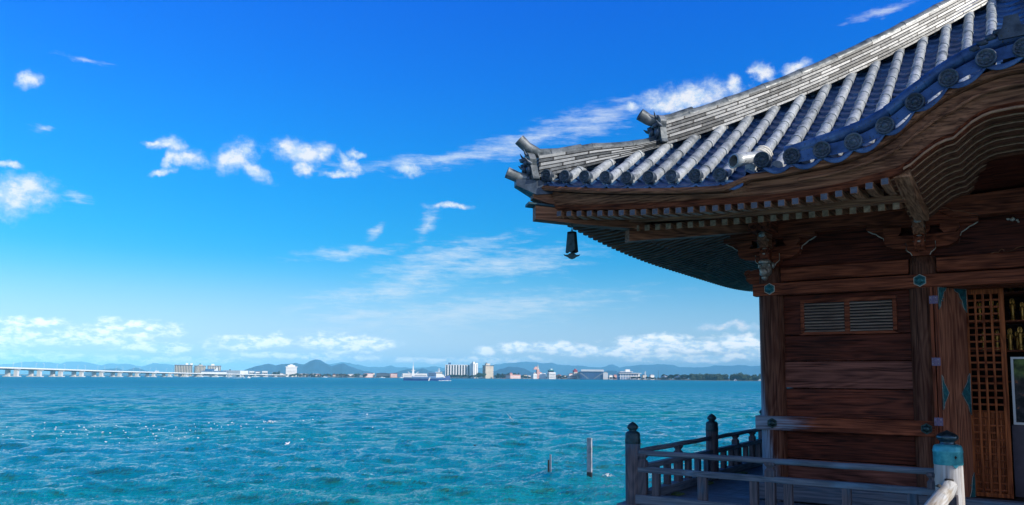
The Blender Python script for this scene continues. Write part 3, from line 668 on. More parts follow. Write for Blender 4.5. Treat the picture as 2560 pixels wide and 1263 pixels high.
# bracket sets over the front columns
def bracket(k, c, corner=False):
    T = W(k); Q = lambda a, e, b: T(c+a, e, b)
    mb = MB(); mb.prism([(-.13, 1.515), (-.142, 1.515), (-.142, 1.43), (-.10, 1.395), (-.085, 1.362), (.085, 1.362), (.10, 1.395), (.142, 1.43), (.142, 1.515)], 2.44, 2.735, Q); br = part('bracket_block', mb, WX, bevel=.005)
    mb = MB(); mb.prism([(-.37, 1.6), (-.37, 1.545), (-.345, 1.5), (-.27, 1.462), (-.15, 1.452), (.15, 1.452), (.27, 1.462), (.345, 1.5), (.37, 1.545), (.37, 1.6)], 2.55, 2.70, Q); part('bracket_arm', mb, WX, bevel=.005)
    for a in (-.28, 0, .28):
        mb = MB(); mb.prism([(a-.092, 1.7), (a-.092, 1.645), (a-.065, 1.61), (a-.06, 1.6), (a+.06, 1.6), (a+.065, 1.61), (a+.092, 1.645), (a+.092, 1.7)], 2.5, 2.722, Q); part('bearing_block', mb, WX, bevel=.004)
    mb = MB(); mb.box((-.55, 2.52, 1.698), (.55, 2.70, 1.75), Q)
    part('bracket_cap_beam', mb, WX, bevel=.004)
    for s in (-1, 1):
        # carved spandrel wings with worn pale edges
        w = [(s*.36, 1.5), (s*.372, 1.56), (s*.385, 1.6), (s*.43, 1.628), (s*.46, 1.655), (s*.5, 1.672), (s*.545, 1.7), (s*.3, 1.7), (s*.2, 1.5)]
        mb = MB(); mb.prism(w, 2.575, 2.615, Q); wg = part('carved_wing', mb, WX)
        if (k == 0 and c < 1):
            mb = MB(); e = w[1:7]
            mb.tube([Q(a, 2.622, b) for a, b in e], [.006, .005, .008, .006, .008, .005], 6); part('worn_edge', mb, PALE, wg)
            mb = MB(); mb.tube([Q(s*a, 2.738, b) for a, b in ((.143, 1.51), (.144, 1.43), (.125, 1.412), (.1, 1.394), (.087, 1.364))], .0045, 6); part('worn_edge', mb, PALE, br)
    mb = MB()   # stepped carved noses that push out from the wall
    mb.prism([(2.7, 1.40), (2.8, 1.41), (2.87, 1.45), (2.9, 1.5), (2.885, 1.55), (2.86, 1.56), (2.84, 1.6), (2.7, 1.6)], c-.05, c+.05, lambda p, e, q: T(e, p, q)); part('carved_nose', mb, WY, bevel=.008)
    mb = MB(); mb.prism([(2.7, 1.58), (2.86, 1.58), (2.94, 1.64), (2.97, 1.7), (2.95, 1.78), (2.9, 1.83), (2.7, 1.84)], c-.055, c+.055, lambda p, e, q: T(e, p, q)); part('carved_nose', mb, WYE, bevel=.01)
    mb = MB()
    for j, (o, z, r) in enumerate(((2.9, 1.66, .045), (2.935, 1.72, .05), (2.9, 1.77, .045), (2.86, 1.50, .04), (2.83, 1.56, .035))): mb.blob(T(c, o, z), (.058, r, r*.7), j, .3, 2)
    part('carved_relief', mb, SILV)
for c in (-2.59, -.935, .935, 2.59): bracket(0, c)
for c in (-.9, .9): bracket(1, c)
# beast-head noses and the scrolled tie-beam end at the corner post
mb = MB(); c = T0(-2.60, 2.77, 1.32)
mb.blob(c, (.075, .1, .1), 3, .12); mb.blob(c+Vector((0, -.09, -.04)), (.05, .07, .055), 5, .2); mb.blob(c+Vector((0, -.04, .09)), (.07, .06, .035), 6, .2); mb.blob(c+Vector((0, -.07, -.11)), (.04, .045, .03), 8, .2)
for s in (-1, 1): mb.blob(c+Vector((s*.055, -.06, .045)), (.02, .025, .02), 9, .1, 1); mb.blob(c+Vector((s*.08, .02, .05)), (.02, .04, .045), 10, .1, 1)
part('beast_head_nose', mb, SILV)
def scrollnose(T, c):
    mb = MB(); mb.prism([(c, 1.34), (c-.06, 1.345), (c-.11, 1.33), (c-.15, 1.345), (c-.19, 1.33), (c-.2, 1.29), (c-.18, 1.26), (c-.175, 1.22), (c-.15, 1.19), (c-.12, 1.165), (c, 1.165)], 2.54, 2.66, lambda a, e, b: T(a, e, b)); part('scroll_beam_end', mb, WX, bevel=.006)
    mb = MB(); mb.tube([T(c-.14+math.cos(t*.7)*(.008+.006*t), 2.665, 1.285+math.sin(t*.7)*(.008+.006*t)) for t in frange(0, 8, .7)], .005, 5); part('scroll_carving', mb, WXE)
scrollnose(T0, -2.70)
# projecting gable beams beside the doorway
for s in (-1, 1):
    mb = MB(); x0, x1 = (-.958, -.818) if s < 0 else (.818, .958)
    mb.loft([[T0(x0+sh, o, zb), T0(x1+sh, o, zb), T0(x1+sh, o, zt), T0(x0+sh, o, zt)] for o, zb, zt, sh in ((2.7, 1.74, 1.95, -s*-.03), (3.0, 1.70, 1.95, 0), (3.4, 1.70, 1.96, 0), (3.9, 1.74, 1.96, 0), (4.3, 1.79, 1.955, 0), (4.52, 1.83, 1.955, 0))], True, True, False)
    part('projecting_gable_beam', mb, RFY, bevel=.012)
mb = MB(); mb.prism([(-.81, 1.86), (-.74, 1.92), (-.6, 1.955), (0, 1.985), (.6, 1.955), (.74, 1.92), (.81, 1.86), (.6, 1.745), (-.6, 1.745)], 2.6, 2.78, lambda a, e, b: T0(a, e, b)); part('rainbow_beam', mb, WX, bevel=.008)
mb = MB(); mb.box((-1.0, 2.5, 1.9), (1.0, 2.6, 2.4), T0); part('gable_panel', mb, wood('grained_gable_panel', 0, (.05, .024, .012), (.26, .14, .07), fine=.6))
mb = MB()
for j, (a, b, r) in enumerate(((-.42, 1.99, .03), (-.36, 2.0, .035), (-.3, 2.02, .03), (-.22, 2.03, .05), (-.14, 2.06, .05), (-.06, 2.1, .06), (.02, 2.12, .07), (.1, 2.1, .06), (.2, 2.05, .05), (.3, 2.02, .04))): mb.blob(T0(a, 2.62, b), (r*1.2, .035, r), j, .25, 2)
part('cloud_carving', mb, WX)
mb = MB(); mb.tube([T0(a, 2.79, b) for a, b in ((-.78, 1.88), (-.66, 1.845), (-.6, 1.81), (-.52, 1.8), (-.45, 1.765), (-.38, 1.752))], .005, 6); part('beam_end_groove', mb, WXE)
mb = MB()
for a, z, r in ((-.12, 1.70, .02), (-.08, 1.695, .03), (-.04, 1.68, .018), (-.03, 1.66, .012)): mb.blob(T0(a, 2.60, z), (r, .02, r*.7), int(a*99), .2, 1)
part('pale_carving', mb, PALE)
mb = MB(); mb.tube([T0(-.3+a, 2.59, 1.345+b) for a, b in ((0, 0), (.04, .015), (.08, .01), (.09, .03), (.11, .045), (.13, .03), (.125, .012), (.15, .012), (.2, .02), (.25, .05), (.32, .06))], .006, 6); part('scroll_carving', mb, WXE)

# folding door leaves, hinges, metal fittings
hx = (-.862, -.826)
for lx0, lx1 in ((-.868, -.836), (-.826, -.79)):
    mb = MB(); mb.box((lx0, 2.62, -1.22), (lx1, 2.79, 1.005), T0); part('door_leaf_edge', mb, WZ, bevel=.004)
for z in (.865, .2, -.435):
    mb = MB()
    for lx0, lx1 in ((-.87, -.834), (-.828, -.788)): mb.box((lx0, 2.785, z-.042), (lx1, 2.797, z+.042), T0)
    mb.tube([T0(-.831, 2.797, z-.045), T0(-.831, 2.797, z+.045)], .007, 8); h_ = part('door_hinge', mb, LAV)
    m2 = MB()
    for lx in (-.858, -.808):
        for dz in (-.02, .02): m2.lathe([(.006, 0), (.001, .005)], T0(lx, 2.797, z+dz), 6, True, Vector((0, -1, 0)))
    part('hinge_nail', m2, SILV, h_)
pa = Vector((-.787, 9.432, 0)); pd = Vector((.236, .372, 0)); PLn = pd.length; pd.normalize(); pn = Vector((pd.y, -pd.x, 0))
PT = lambda s, e, z: pa + pd*s + pn*e + Vector((0, 0, z))
mb = MB(); mb.box((0, -.045, -1.3), (PLn, 0, 1.003), PT); leaf = part('door_leaf', mb, RED, bevel=.004)
def fit(pts):
    mb = MB(); mb.prism(pts, -.001, .006, PT)
    ss_ = [(sum(p[0] for p in pts)/len(pts), sum(p[1] for p in pts)/len(pts))]
    cx, cz = ss_[0]
    for a, b in ((0, 0), (.3, .3), (-.3, .25), (.1, -.4), (-.2, -.3), (.35, -.1)):
        w_ = max(p[0] for p in pts)-min(p[0] for p in pts); h_2 = max(p[1] for p in pts)-min(p[1] for p in pts)
        mb.lathe([(.008, 0), (.001, .006)], PT(cx+a*w_*.5, .006, cz+b*h_2*.5), 6, True, pn)
    part('leaf_fitting', mb, VERD, leaf)
    mb = MB(); q = pts + [pts[0]]; mb.tube([PT(s, .007, z) for s, z in q], .0035, 5); part('fitting_edge', mb, SILV, leaf)
fit([(0, 1.0), (.13, 1.0), (.11, .97), (.085, .95), (.07, .9), (.04, .85), (.03, .8), (0, .76)])
e_ = PLn
fit([(e_, 1.0), (e_-.2, 1.0), (e_-.17, .965), (e_-.12, .95), (e_-.1, .9), (e_-.07, .87), (e_-.055, .8), (e_-.03, .77), (e_, .74)])
fit([(0, .06), (.02, .03), (.03, -.02), (.065, -.07), (.1, -.13), (.065, -.19), (.03, -.24), (.02, -.28), (0, -.31)])
fit([(e_, .08), (e_-.03, .05), (e_-.045, -.01), (e_-.09, -.07), (e_-.14, -.14), (e_-.09, -.21), (e_-.045, -.27), (e_-.03, -.33), (e_, -.37)])
fit([(e_, -1.29), (e_-.12, -1.29), (e_-.09, -1.24), (e_-.06, -1.18), (e_-.045, -1.08), (e_-.03, -1.02), (e_, -.98)])
# lattice door
oL = CY0-9.87; mb = MB()
mb.box((-.62, oL-.03, .945), (-.20, oL+.015, 1.0), T0); mb.box((-.62, oL-.03, -1.235), (-.2, oL+.015, -1.19), T0)
mb.box((-.25, oL-.03, -1.19), (-.2, oL+.018, .945), T0); mb.box((-.62, oL-.03, -1.19), (-.58, oL+.018, .945), T0)
lat = part('lattice_door', mb, ORW, bevel=.003)
for lx in (-.545, -.469, -.394, -.318):
    m2 = MB(); m2.box((lx-.011, oL-.004, -1.19), (lx+.011, oL+.012, .945), T0); part('lattice_upright', m2, ORW, lat)
for j in range(28):
    z = -1.16+.0755*j; m2 = MB(); m2.box((-.58, oL-.02, z-.01), (-.25, oL-.002, z+.01), T0); part('lattice_crossbar', m2, ORX, lat)
m2 = MB()
for j in range(17): m2.box((-.58+.0205*j, oL-.05, -1.19), (-.562+.0205*j, oL-.035+.006*(j % 3), -.33), T0)
part('bark_backing', m2, ORW, lat)
mb = MB(); mb.box((-.80, 2.3, 1.0), (.8, 2.58, 1.17), T0); part('door_lintel', mb, WX)
mb = MB(); mb.box((-.80, 2.2, -1.43), (.8, 2.60, -1.245), T0); mb.box((-.8, 2.6, -1.43), (.8, 2.86, -1.33), T0); part('door_sill', mb, RX, bevel=.006)
# dim interior
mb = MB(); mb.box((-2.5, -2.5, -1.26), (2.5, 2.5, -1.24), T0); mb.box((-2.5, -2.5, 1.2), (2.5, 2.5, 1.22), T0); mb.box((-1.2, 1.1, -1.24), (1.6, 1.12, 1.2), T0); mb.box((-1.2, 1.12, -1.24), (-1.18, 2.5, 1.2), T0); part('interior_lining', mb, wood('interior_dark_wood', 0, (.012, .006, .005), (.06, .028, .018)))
shelf = thing('display_shelf', 'dark open shelf rack of gilded figurines inside the doorway', 'shelf', (0, CY0-1.6, -1.24))
for z in (.99, .665, .33, -.02):
    mb = MB(); mb.box((-1.0, 1.35, z), (1.2, 1.78, z+.022), T0); mb.build('shelf_board', WX, shelf)
for lx in (-1.0, 1.18):
    mb = MB(); mb.box((lx, 1.35, -1.24), (lx+.02, 1.78, 1.15), T0); mb.build('shelf_side', WZ, shelf)
def figurine():
    mb = MB(); h = .23
    mb.lathe([(.04, 0), (.043, .012), (.036, .02), (.03, .03), (.034, .045), (.026, .055)], (0, 0, 0), 10)
    mb.lathe([(.024, .052), (.03, .09), (.027, .13), (.032, .155), (.026, .175), (.011, .182), (.011, .188), (.017, .196), (.019, .207), (.014, .222), (.006, .232), (.001, .236)], (0, 0, 0), 12, True, None, 1, .8)
    for s in (-1, 1): mb.tube([(s*.03, 0, .165), (s*.037, -.006, .13), (s*.02, -.026, .125)], [.009, .009, .006], 6)
    return mb
fg = thing('gold_figurine', 'small standing gilded figurine on the upper shelves seen through the doorway', 'figurine', (0, 0, 0), group='gilded figurines on the shelves')
bo = figurine().build('figure_body', GOLD, fg, inv=False)
m2 = MB(); m2.prism([(math.sin(a)*.03, .2+math.cos(a)*.036) for a in [2*PI*i/14 for i in range(14)]], .012, .017, lambda a, e, b: Vector((a, e, b))); m2.build('halo', GOLD, fg, inv=False)
fpos = [(lx, z) for z in (.687, .352, 1.012) for lx in (([-.46, -.33, -.262, -.14, -.05, .06] if z > .5 else [-.43, -.3, -.178, -.112, -.071, .04]) if z < 1 else [-.14, -.05, .03])]
for i, (lx, z) in enumerate(fpos):
    loc = T0(lx+.008*math.sin(i*5), 1.66+.05*math.sin(i*3.3), z)
    lab = {0: 'small gilded figurine on the middle of three shelves in the doorway', 1: 'small gilded figurine on the lower shelf behind the doorway', 2: 'gilded figurine base at the top edge of the doorway opening'}[0 if z == .687 else 1 if z < .5 else 2]
    sc_ = 1.+.12*math.sin(i*2.7); g = fg if i == 0 else dup(fg, loc, .2*math.sin(i*7), (.72*sc_, .72*sc_, sc_)); g.location = loc; g['label'] = lab; g.scale = (.72, .72, 1) if i == 0 else g.scale
# white-framed glass case
case = thing('glass_case', 'white framed glass case on dark counter inside the doorway', 'display case', (.3, 10.2, -1.24))
oc = CY0-10.1; mb = MB()
for a, b, c, d in ((-.172, -.148, -.47, .262), (-.148, .8, .24, .262), (-.148, .8, -.47, -.445)): mb.box((a, oc-.03, c), (b, oc+.02, d), T0)
mb.build('frame', WHITE, case)
gm, nt, p = mat_new('glass_case_front'); tcg = N(nt, 'TexCoord'); gn = N(nt, 'TexNoise', i_Vector=tcg.outputs['Object'], i_Scale=14., i_Detail=5.)
sg = N(nt, 'SeparateXYZ', i_0=tcg.outputs['Object']); gc_ = MIX(nt, SSTEP(nt, sg.outputs[2], -.02, .12), RAMP(nt, gn.outputs[0], [(.4, (.008, .01, .014)), (.62, (.05, .045, .05)), (.7, (.4, .12, .03))]), RAMP(nt, gn.outputs[0], [(.35, (.02, .05, .015)), (.6, (.12, .2, .05))]))  # green reflections and orange candle lights are painted into the glass colour
setc(nt, p, gc_, .12, 0, .15)
mb = MB(); mb.box((-.148, oc-.012, -.445), (.8, oc-.004, .24), T0); mb.build('glass_front', gm, case)
mb = MB(); mb.box((-.19, oc-.25, -1.24), (.8, oc+.01, -.475), T0); mb.build('counter', plain('plum_painted_counter', (.05, .035, .06), .4, var=.3), case)

# ------------------------------------------------------------------ veranda, railing, bridge rail
mb = MB()
for i in range(9): mb.box((-4.02, 3.98-.165*(i+1)+.006, -1.47), (4.02, 3.98-.165*i, -1.432+.002*(i % 2)), T0)
for i in range(8):
    for s in (1, 3): mb.box((-4.0, 4.0-.165*(i+1)+.006, -1.475), (2.48, 4.0-.165*i, -1.434), W(s))
for (x, y) in [(-3.6, 8.6), (-1.2, 8.6), (1.2, 8.6), (-3.6, 12.2), (-3.6, 15.8), (3.6, 8.6), (3.6, 12.2), (0, 15)]: mb.lathe([(.2, WATER-1), (.2, -1.62)], (x, y, 0), 14)
mb.box((-4.0, 3.75, -1.62), (4.0, 4.0, -1.48), T0); mb.box((-3.74, 3.75, -1.62), (3.74, 4.0, -1.48), T1)
tag(mb.build('deck', RX), kind='structure')
mb = MB(); mb.box((-.62, -4, -1.66), (1.3, 8.05, -1.55)); tag(mb.build('bridge_walkway', RY), kind='structure')

vr = thing('veranda_railing', 'dark weathered timber veranda railing with bulb topped posts above the water', 'railing', (-3.855, 8.324, -1.43))
def rp(name, mb, m, par=vr, bev=0): return mb.build(name, m, par, bev)
def vpost(x, y, sc=1.):
    mb = MB(); mb.lathe([(.087*sc, -1.66), (.087*sc, -.735)], (x, y, 0), 20); po = rp('post', mb, RZ)
    mb = MB(); mb.lathe([(.0875*sc, -.75), (.0895*sc, -.745), (.0895*sc, -.70), (.086*sc, -.69), (.086*sc, -.64), (.078*sc, -.622), (.06*sc, -.612), (.045*sc, -.606), (.043*sc, -.594), (.058*sc, -.582), (.066*sc, -.566), (.06*sc, -.545), (.035*sc, -.52), (.012*sc, -.505), (.001, -.498)], (x, y, 0), 20); rp('post_cap', mb, CAPD, po)
RXX, RYY = -3.858, 8.324
for (x, y) in ((RXX, RYY), (RXX, 11.01), (RXX, 13.6), (RXX, 16.08)): vpost(x, y)
def tsuka(x, y, ax):
    mb = MB(); w, d = .05, .042
    for z0, z1 in ((-1.32, -1.06), (-1.01, -.945)): mb.box((x-w, y-d, z0), (x+w, y+d, z1))
    mb.loft([[(x-w*f, y-d*f, z), (x+w*f, y-d*f, z), (x+w*f, y+d*f, z), (x-w*f, y+d*f, z)] for z, f in ((-.945, 1.0), (-.925, .7), (-.915, .62), (-.905, .75), (-.885, 1.05), (-.862, 1.05))], True, True, False); rp('strut', mb, RZ, bev=.004)
def balu(x, y, w=.042, d=.036):
    mb = MB(); mb.box((x-w, y-d, -1.335), (x+w, y+d, -1.06)); rp('baluster', mb, RZ, bev=.004)
def wob(a, b, n, amp, s): return [Vector(a).lerp(Vector(b), i/n) + Vector((amp*math.sin(i*1.7+s), amp*math.cos(i*2.3+s), amp*math.sin(i*1.3+2*s))) for i in range(n+1)]
mb = MB(); mb.tube(wob((RXX+.02, RYY, -.848), (-.66, RYY, -.848), 24, .003, 1), .031, 12); rp('top_rail', mb, RX)
mb = MB(); mb.tube(wob((RXX, RYY+.02, -.848), (RXX, 16.08, -.848), 40, .003, 2), .031, 12); rp('top_rail', mb, RY)
mb = MB(); mb.box((RXX, RYY-.04, -1.068), (-.68, RYY+.04, -1.006)); rp('middle_rail', mb, RX, bev=.006)
mb = MB(); mb.box((RXX-.04, RYY+.06, -1.07), (RXX+.04, 16.08, -1.008)); rp('middle_rail', mb, RY, bev=.006)
mb = MB(); mb.box((RXX+.04, RYY-.065, -1.425), (-.72, RYY+.065, -1.316)); rp('bottom_rail', mb, RX, bev=.008)
mb = MB(); mb.box((RXX-.065, RYY+.07, -1.427), (RXX+.065, 16.0, -1.318)); rp('bottom_rail', mb, RY, bev=.008)
for x in (-3.735, -2.3, -.80): tsuka(x, RYY, 0)
for y in (9.71, 12.07, 12.95, 14.6): tsuka(RXX, y, 1)
for x in (-3.57, -3.03, -2.47, -2.12, -1.56, -.975): balu(x, RYY, .05 if x == -3.03 else .042)
for i in range(20):
    y = 8.62+.36*i
    if abs(y-11.01) > .12 and abs(y-13.6) > .12: balu(RXX, y, .036, .045)
mb = MB()
for (x, y, r) in ((-3.7, 9.35, .09), (-3.72, 11.9, .1), (-3.1, 8.42, .06), (-3.4, 8.43, .05), (-3.75, 10.5, .07)):
    for j in range(5): mb.blob((x+random.uniform(-.05, .05), y+random.uniform(-.1, .1), -1.43), (r*.6, r, .022), j, .25, 2)
tag(mb.build('moss', MOSS), 'clumps of green moss on the deck along the railing foot', 'moss', kind='stuff')

nw = thing('bridge_railing', 'thick pale bridge end post with turquoise bulb cap and peeled log handrail', 'railing', (-.67, 8.324, -1.43))
mb = MB(); mb.lathe([(.126, -1.7), (.122, -1.1), (.119, -.755)], (-.67, 8.324, 0), 26); po = rp('post', mb, NZ, nw)
mb = MB(); mb.lathe([(.120, -.775), (.124, -.77), (.124, -.665), (.1265, -.66), (.1265, -.645), (.124, -.64), (.12, -.612), (.11, -.598), (.085, -.59), (.066, -.588)], (-.67, 8.324, 0), 28)
mb.prism([(-.03, -.77), (0, -.80), (.03, -.77)], .1, .127, lambda a, e, b: Vector((-.67, 8.324, b)) + Vector((.5547, -.832, 0))*e + Vector((.832, .5547, 0))*a); cs = rp('cap_sleeve', mb, CAPG, po)
mb = MB(); mb.lathe([(.07, -.59), (.062, -.575), (.062, -.562), (.076, -.552), (.092, -.538), (.0965, -.525), (.09, -.508), (.066, -.49), (.034, -.475), (.01, -.463), (.001, -.458)], (-.67, 8.324, 0), 28); rp('cap_bulb', mb, CAPT, po)
mb = MB(); mb.prism([(-.011, 0), (0, .016), (.011, 0), (0, -.016)], .124, .129, lambda a, e, b: Vector((-.67, 8.324, -.70+b)) + Vector((.5547, -.832, 0))*e + Vector((.832, .5547, 0))*a); rp('cap_nail', mb, BLACK, cs)
mb = MB(); mb.tube(wob((-.655, 8.23, -.965), (-.655, 3.2, -.965), 30, .004, 3), [.06]+[.066]*30, 16); lg = rp('log_handrail', mb, NY, nw)
mb = MB(); mb.box((-.72, 8.05, -1.5), (-.59, 8.19, -1.03)); mb.box((-.7, 3.2, -1.2), (-.62, 8.22, -1.12)); rp('rail_bracket', mb, RZ, nw, .006)
mb = MB(); mb.blob((-.70, 7.72, -.908), (.03, .045, .012), 4, .3); mb.blob((-.66, 8.2, -.905), (.04, .03, .015), 5, .3); rp('bark_knot', mb, plain('dark_knot', (.04, .035, .03), .8), lg)

# wind bell under the corner
bx, by = -4.384, 7.828
wb = thing('wind_bell', 'small dark bronze wind bell hanging under the roof corner', 'wind bell', (bx, by, 1.78))
def BQ(p): return Vector((bx, by, 0)) + p
mb = MB(); secs = [(1.70, .030, .030), (1.698, .05, .043), (1.66, .054, .046), (1.6, .058, .05), (1.53, .064, .054), (1.475, .07, .058)]
rings = []
for i, (z, a, b) in enumerate(secs):
    rings.append([BQ(Vector((math.copysign(abs(math.cos(t))**.6, math.cos(t))*a, math.copysign(abs(math.sin(t))**.6, math.sin(t))*b, z - (.022*abs(math.cos(2*t)) if i == 5 else 0)))) for t in [2*PI*j/24 for j in range(24)]])
mb.loft(rings, True, False); mb.loft([rings[0]], True, True); mb.add(rings[0], [tuple(range(24))]); body = mb.build('bell_body', BRZ, wb)
mb = MB(); mb.tube([BQ(Vector((0, 0, 1.80))), BQ(Vector((0, 0, 1.69)))], .006, 6); mb.tube([BQ(Vector((.014*math.cos(t), 0, 1.71+.014*math.sin(t)))) for t in frange(0, 6.3, .6)], .004, 5); mb.build('hook', CAPT, wb)
mb = MB(); mb.tube([BQ(Vector((0, 0, 1.69))), BQ(Vector((0, 0, 1.44)))], .005, 6); mb.blob(BQ(Vector((0, 0, 1.47))), (.022, .022, .022), 1, 0, 1); mb.build('clapper', BRZ, wb)
mb = MB(); cl = [(-.098, 1.436), (-.075, 1.428), (-.05, 1.43), (-.03, 1.445), (0, 1.452), (.03, 1.445), (.05, 1.43), (.075, 1.428), (.098, 1.436), (.085, 1.415), (.05, 1.402), (.03, 1.385), (0, 1.376), (-.03, 1.385), (-.05, 1.402), (-.085, 1.415)]
mb.prism(cl, -.006, .006, lambda a, e, b: BQ(Vector((a*.832-e*.55, a*.5547+e*.83, b)))); mb.build('wind_sail', BRZ, wb)

# ------------------------------------------------------------------ water
def wave_field(x, y, dr):
    rs = np.random.default_rng(11); h = np.zeros_like(x); sl_ = np.zeros_like(x); base = YAW+PI/2+.35
    for i in range(64):
        lam = 10**rs.uniform(math.log10(.35), math.log10(7)); th = base + rs.normal(0, .55); ph = rs.uniform(0, 6.28)
        k = 2*PI/lam; a = .0074*lam**.72; fade = np.clip((lam/dr-1.6)/1.6, 0, 1)
        p = k*(x*math.cos(th)+y*math.sin(th)) + ph + .9*np.sin(.13*k*(x*math.sin(th)-y*math.cos(th))+ph*3)
        s = np.sin(p); q = np.abs(np.sin(p/2-.785)); h += a*fade*(.45*s + 1.25*(.64-q)); sl_ += a*fade*k*(.45*np.cos(p) - .625*np.cos(p/2-.785)*np.sign(np.sin(p/2-.785)))*math.cos(th-base+.35)
    return h, sl_
def build_water():
    th = np.concatenate([np.arange(-110, -78, 2.), np.arange(-78, 8, .11), np.arange(8, 252, 4.)]); th = np.radians(th)   # azimuth from +Y clockwise, full circle
    r = [5.]
    while r[-1] < 4600: r.append(r[-1]*1.0062 + .0)
    r = np.array(r); RR, TT = np.meshgrid(r, th, indexing='ij'); jr = 1+.0015*np.sin(TT*977+RR*3.1)
    X, Y = RR*jr*np.sin(TT), RR*jr*np.cos(TT); hh, slp = wave_field(X, Y, RR*.0062); Z = WATER + hh*np.clip((2500-RR)/1500, .0, 1)
    for cx, cy, h0, s in ((*onwater(1376, 1192)[:2], .3, .9), (*onwater(1460, 1200)[:2], .22, 1.1)): Z += h0*np.exp(-((X-cx)**2+(Y-cy)**2)/s**2)
    n, m = X.shape; me = bpy.data.meshes.new('lake_water'); V = np.stack([X, Y, Z], -1).reshape(-1, 3)
    i, j = np.meshgrid(np.arange(n-1), np.arange(m), indexing='ij'); j2 = (j+1) % m
    Q = np.stack([i*m+j, i*m+j2, (i+1)*m+j2, (i+1)*m+j], -1).reshape(-1, 4)
    me.vertices.add(len(V)); me.vertices.foreach_set('co', V.ravel().astype(np.float32)); me.loops.add(Q.size); me.loops.foreach_set('vertex_index', Q.ravel().astype(np.int32))
    me.polygons.add(len(Q)); me.polygons.foreach_set('loop_start', np.arange(0, Q.size, 4, dtype=np.int32)); me.polygons.foreach_set('use_smooth', np.ones(len(Q), bool)); me.update(calc_edges=True)
    for nm_, arr in (('crest_face', slp), ('unresolved_ripple', np.clip((RR-40)/500, 0, 1)**.7)):
        at = me.attributes.new(nm_, 'FLOAT', 'POINT'); at.data.foreach_set('value', arr.ravel().astype(np.float32))
    mt, nt, p = mat_new('lake_water'); tc = N(nt, 'TexCoord')
    mp = N(nt, 'Mapping', vector_type='TEXTURE', i_Vector=tc.outputs['Object'], i_Rotation=(0, 0, YAW+.2), i_Scale=(2.4, .75, 1))
    n1 = N(nt, 'TexNoise', i_Vector=mp.outputs[0], i_Scale=2.6, i_Detail=5., i_Roughness=.62, i_Distortion=.5)
    n2 = N(nt, 'TexNoise', i_Vector=mp.outputs[0], i_Scale=.05, i_Detail=4.)
    c = RAMP(nt, n2.outputs[0], [(.35, WC[0]), (.65, WC[1])])
    fa = N(nt, 'Attribute', attribute_name='crest_face'); ra = N(nt, 'Attribute', attribute_name='unresolved_ripple')
    c = MIX(nt, SSTEP(nt, M(nt, 'ADD', fa.outputs['Fac'], M(nt, 'MULTIPLY', M(nt, 'SUBTRACT', n1.outputs[0], .5), .35)), .12, .52), c, (.012, .13, .10))  # greener on slopes facing the camera: light through crests put into the colour
    setc(nt, p, c, SSTEP(nt, ra.outputs['Fac'], 0., 1., .05, .42), 0, .6); p.inputs['IOR'].default_value = 1.33
    n3 = N(nt, 'TexNoise', i_Vector=mp.outputs[0], i_Scale=9., i_Detail=4., i_Roughness=.6, i_Distortion=.3)
    n4 = N(nt, 'TexNoise', i_Vector=mp.outputs[0], i_Scale=.55, i_Detail=3., i_Roughness=.5, i_Distortion=.6)
    bump(nt, p, M(nt, 'ADD', M(nt, 'ADD', n1.outputs[0], M(nt, 'MULTIPLY', n3.outputs[0], .3)), M(nt, 'MULTIPLY', n4.outputs[0], 1.0)), .30, 1.); me.materials.append(mt)
    o = bpy.data.objects.new('lake_water', me); COL.objects.link(o); tag(o, kind='structure')
WC = ((.0, .21, .33), (.0, .25, .27))
build_water()
FOAM = plain('white_foam', (.85, .87, .88), .8, 0, .08, 20)
def foam(px, py, w, h, n, label, seed, lift_=.05):
    rs = random.Random(seed); c = onwater(px, py); d = (c.xy.length); s = d/F; mb = MB()
    for i in range(n):
        u = max(-1, min(1, rs.gauss(0, .45))); a = RT0*(u*w*.5*s) + Vector((-RT0.y, RT0.x, 0))*(rs.uniform(-1, 1)*h*s*.5)
        r = s*rs.uniform(.5, 1.7)*(1.1-abs(u)); mb.blob(c + a + Vector((0, 0, lift_ + h*s*.5*rs.random()*(1-u*u))), (r*1.5, r*1.3, r*.8), i, .3, 1)
    o = mb.build('foam_splash', FOAM); tag(o, label, 'foam', 'foam'); return o
foam(672, 1058, 46, 9, 46, 'long white foam splash breaking amid the floating gulls', 1)
foam(1390, 1189, 26, 7, 34, 'white foam patch beside the thin short pole', 2, .1)
foam(1520, 1197, 38, 12, 42, 'larger white foam patch right of the thick pole', 3, .1)
def pole(px, pyb, pyt, wpx, name, label, m1, rz):
    c = onwater(px, pyb); d = c.dot(FW); h = (pyb-pyt)*d/F; w = wpx*d/F/2*1.15
    t = thing(name, label, 'pole', c, YAW+rz); mb = MB(); mb.box((-w, -w*.3, -.8), (w, w*.3, h-.06)); mb.loft([[(-w*f, -w*f*.35, z), (w*f, -w*f*.35, z), (w*f, w*f*.35, z), (-w*f, w*f*.35, z)] for z, f in ((h-.06, 1.06), (h-.02, 1.06), (h, .8))], True, True, False)
    mb.build('shaft', m1, t, .01, inv=False)
    mb = MB(); mb.loft([[(-w*f, -w*f*.33, z), (w*f, -w*f*.33, z), (w*f, w*f*.33, z), (-w*f, w*f*.33, z)] for z, f in ((-.8, 1.04), (h*.14, 1.03), (h*.2, 1.01))], True, True, False); mb.build('wet_foot', plain('wet_dark_stone', (.02, .02, .02), .3), t, inv=False); return t, w, h
POLE = plain('grey_concrete_pole', (.34, .36, .38), .6, 0, .45, 6, bmp=.01)
pole(1474, 1202, 1096, 12, 'mooring_pole', 'thick square grey concrete pole standing in the lake', POLE, R(-40))
t_, w_, h_ = pole(1376, 1192, 1137, 4.6, 'marker_pole', 'thin short pole with a clamped rod standing in the lake', POLE, R(-40))
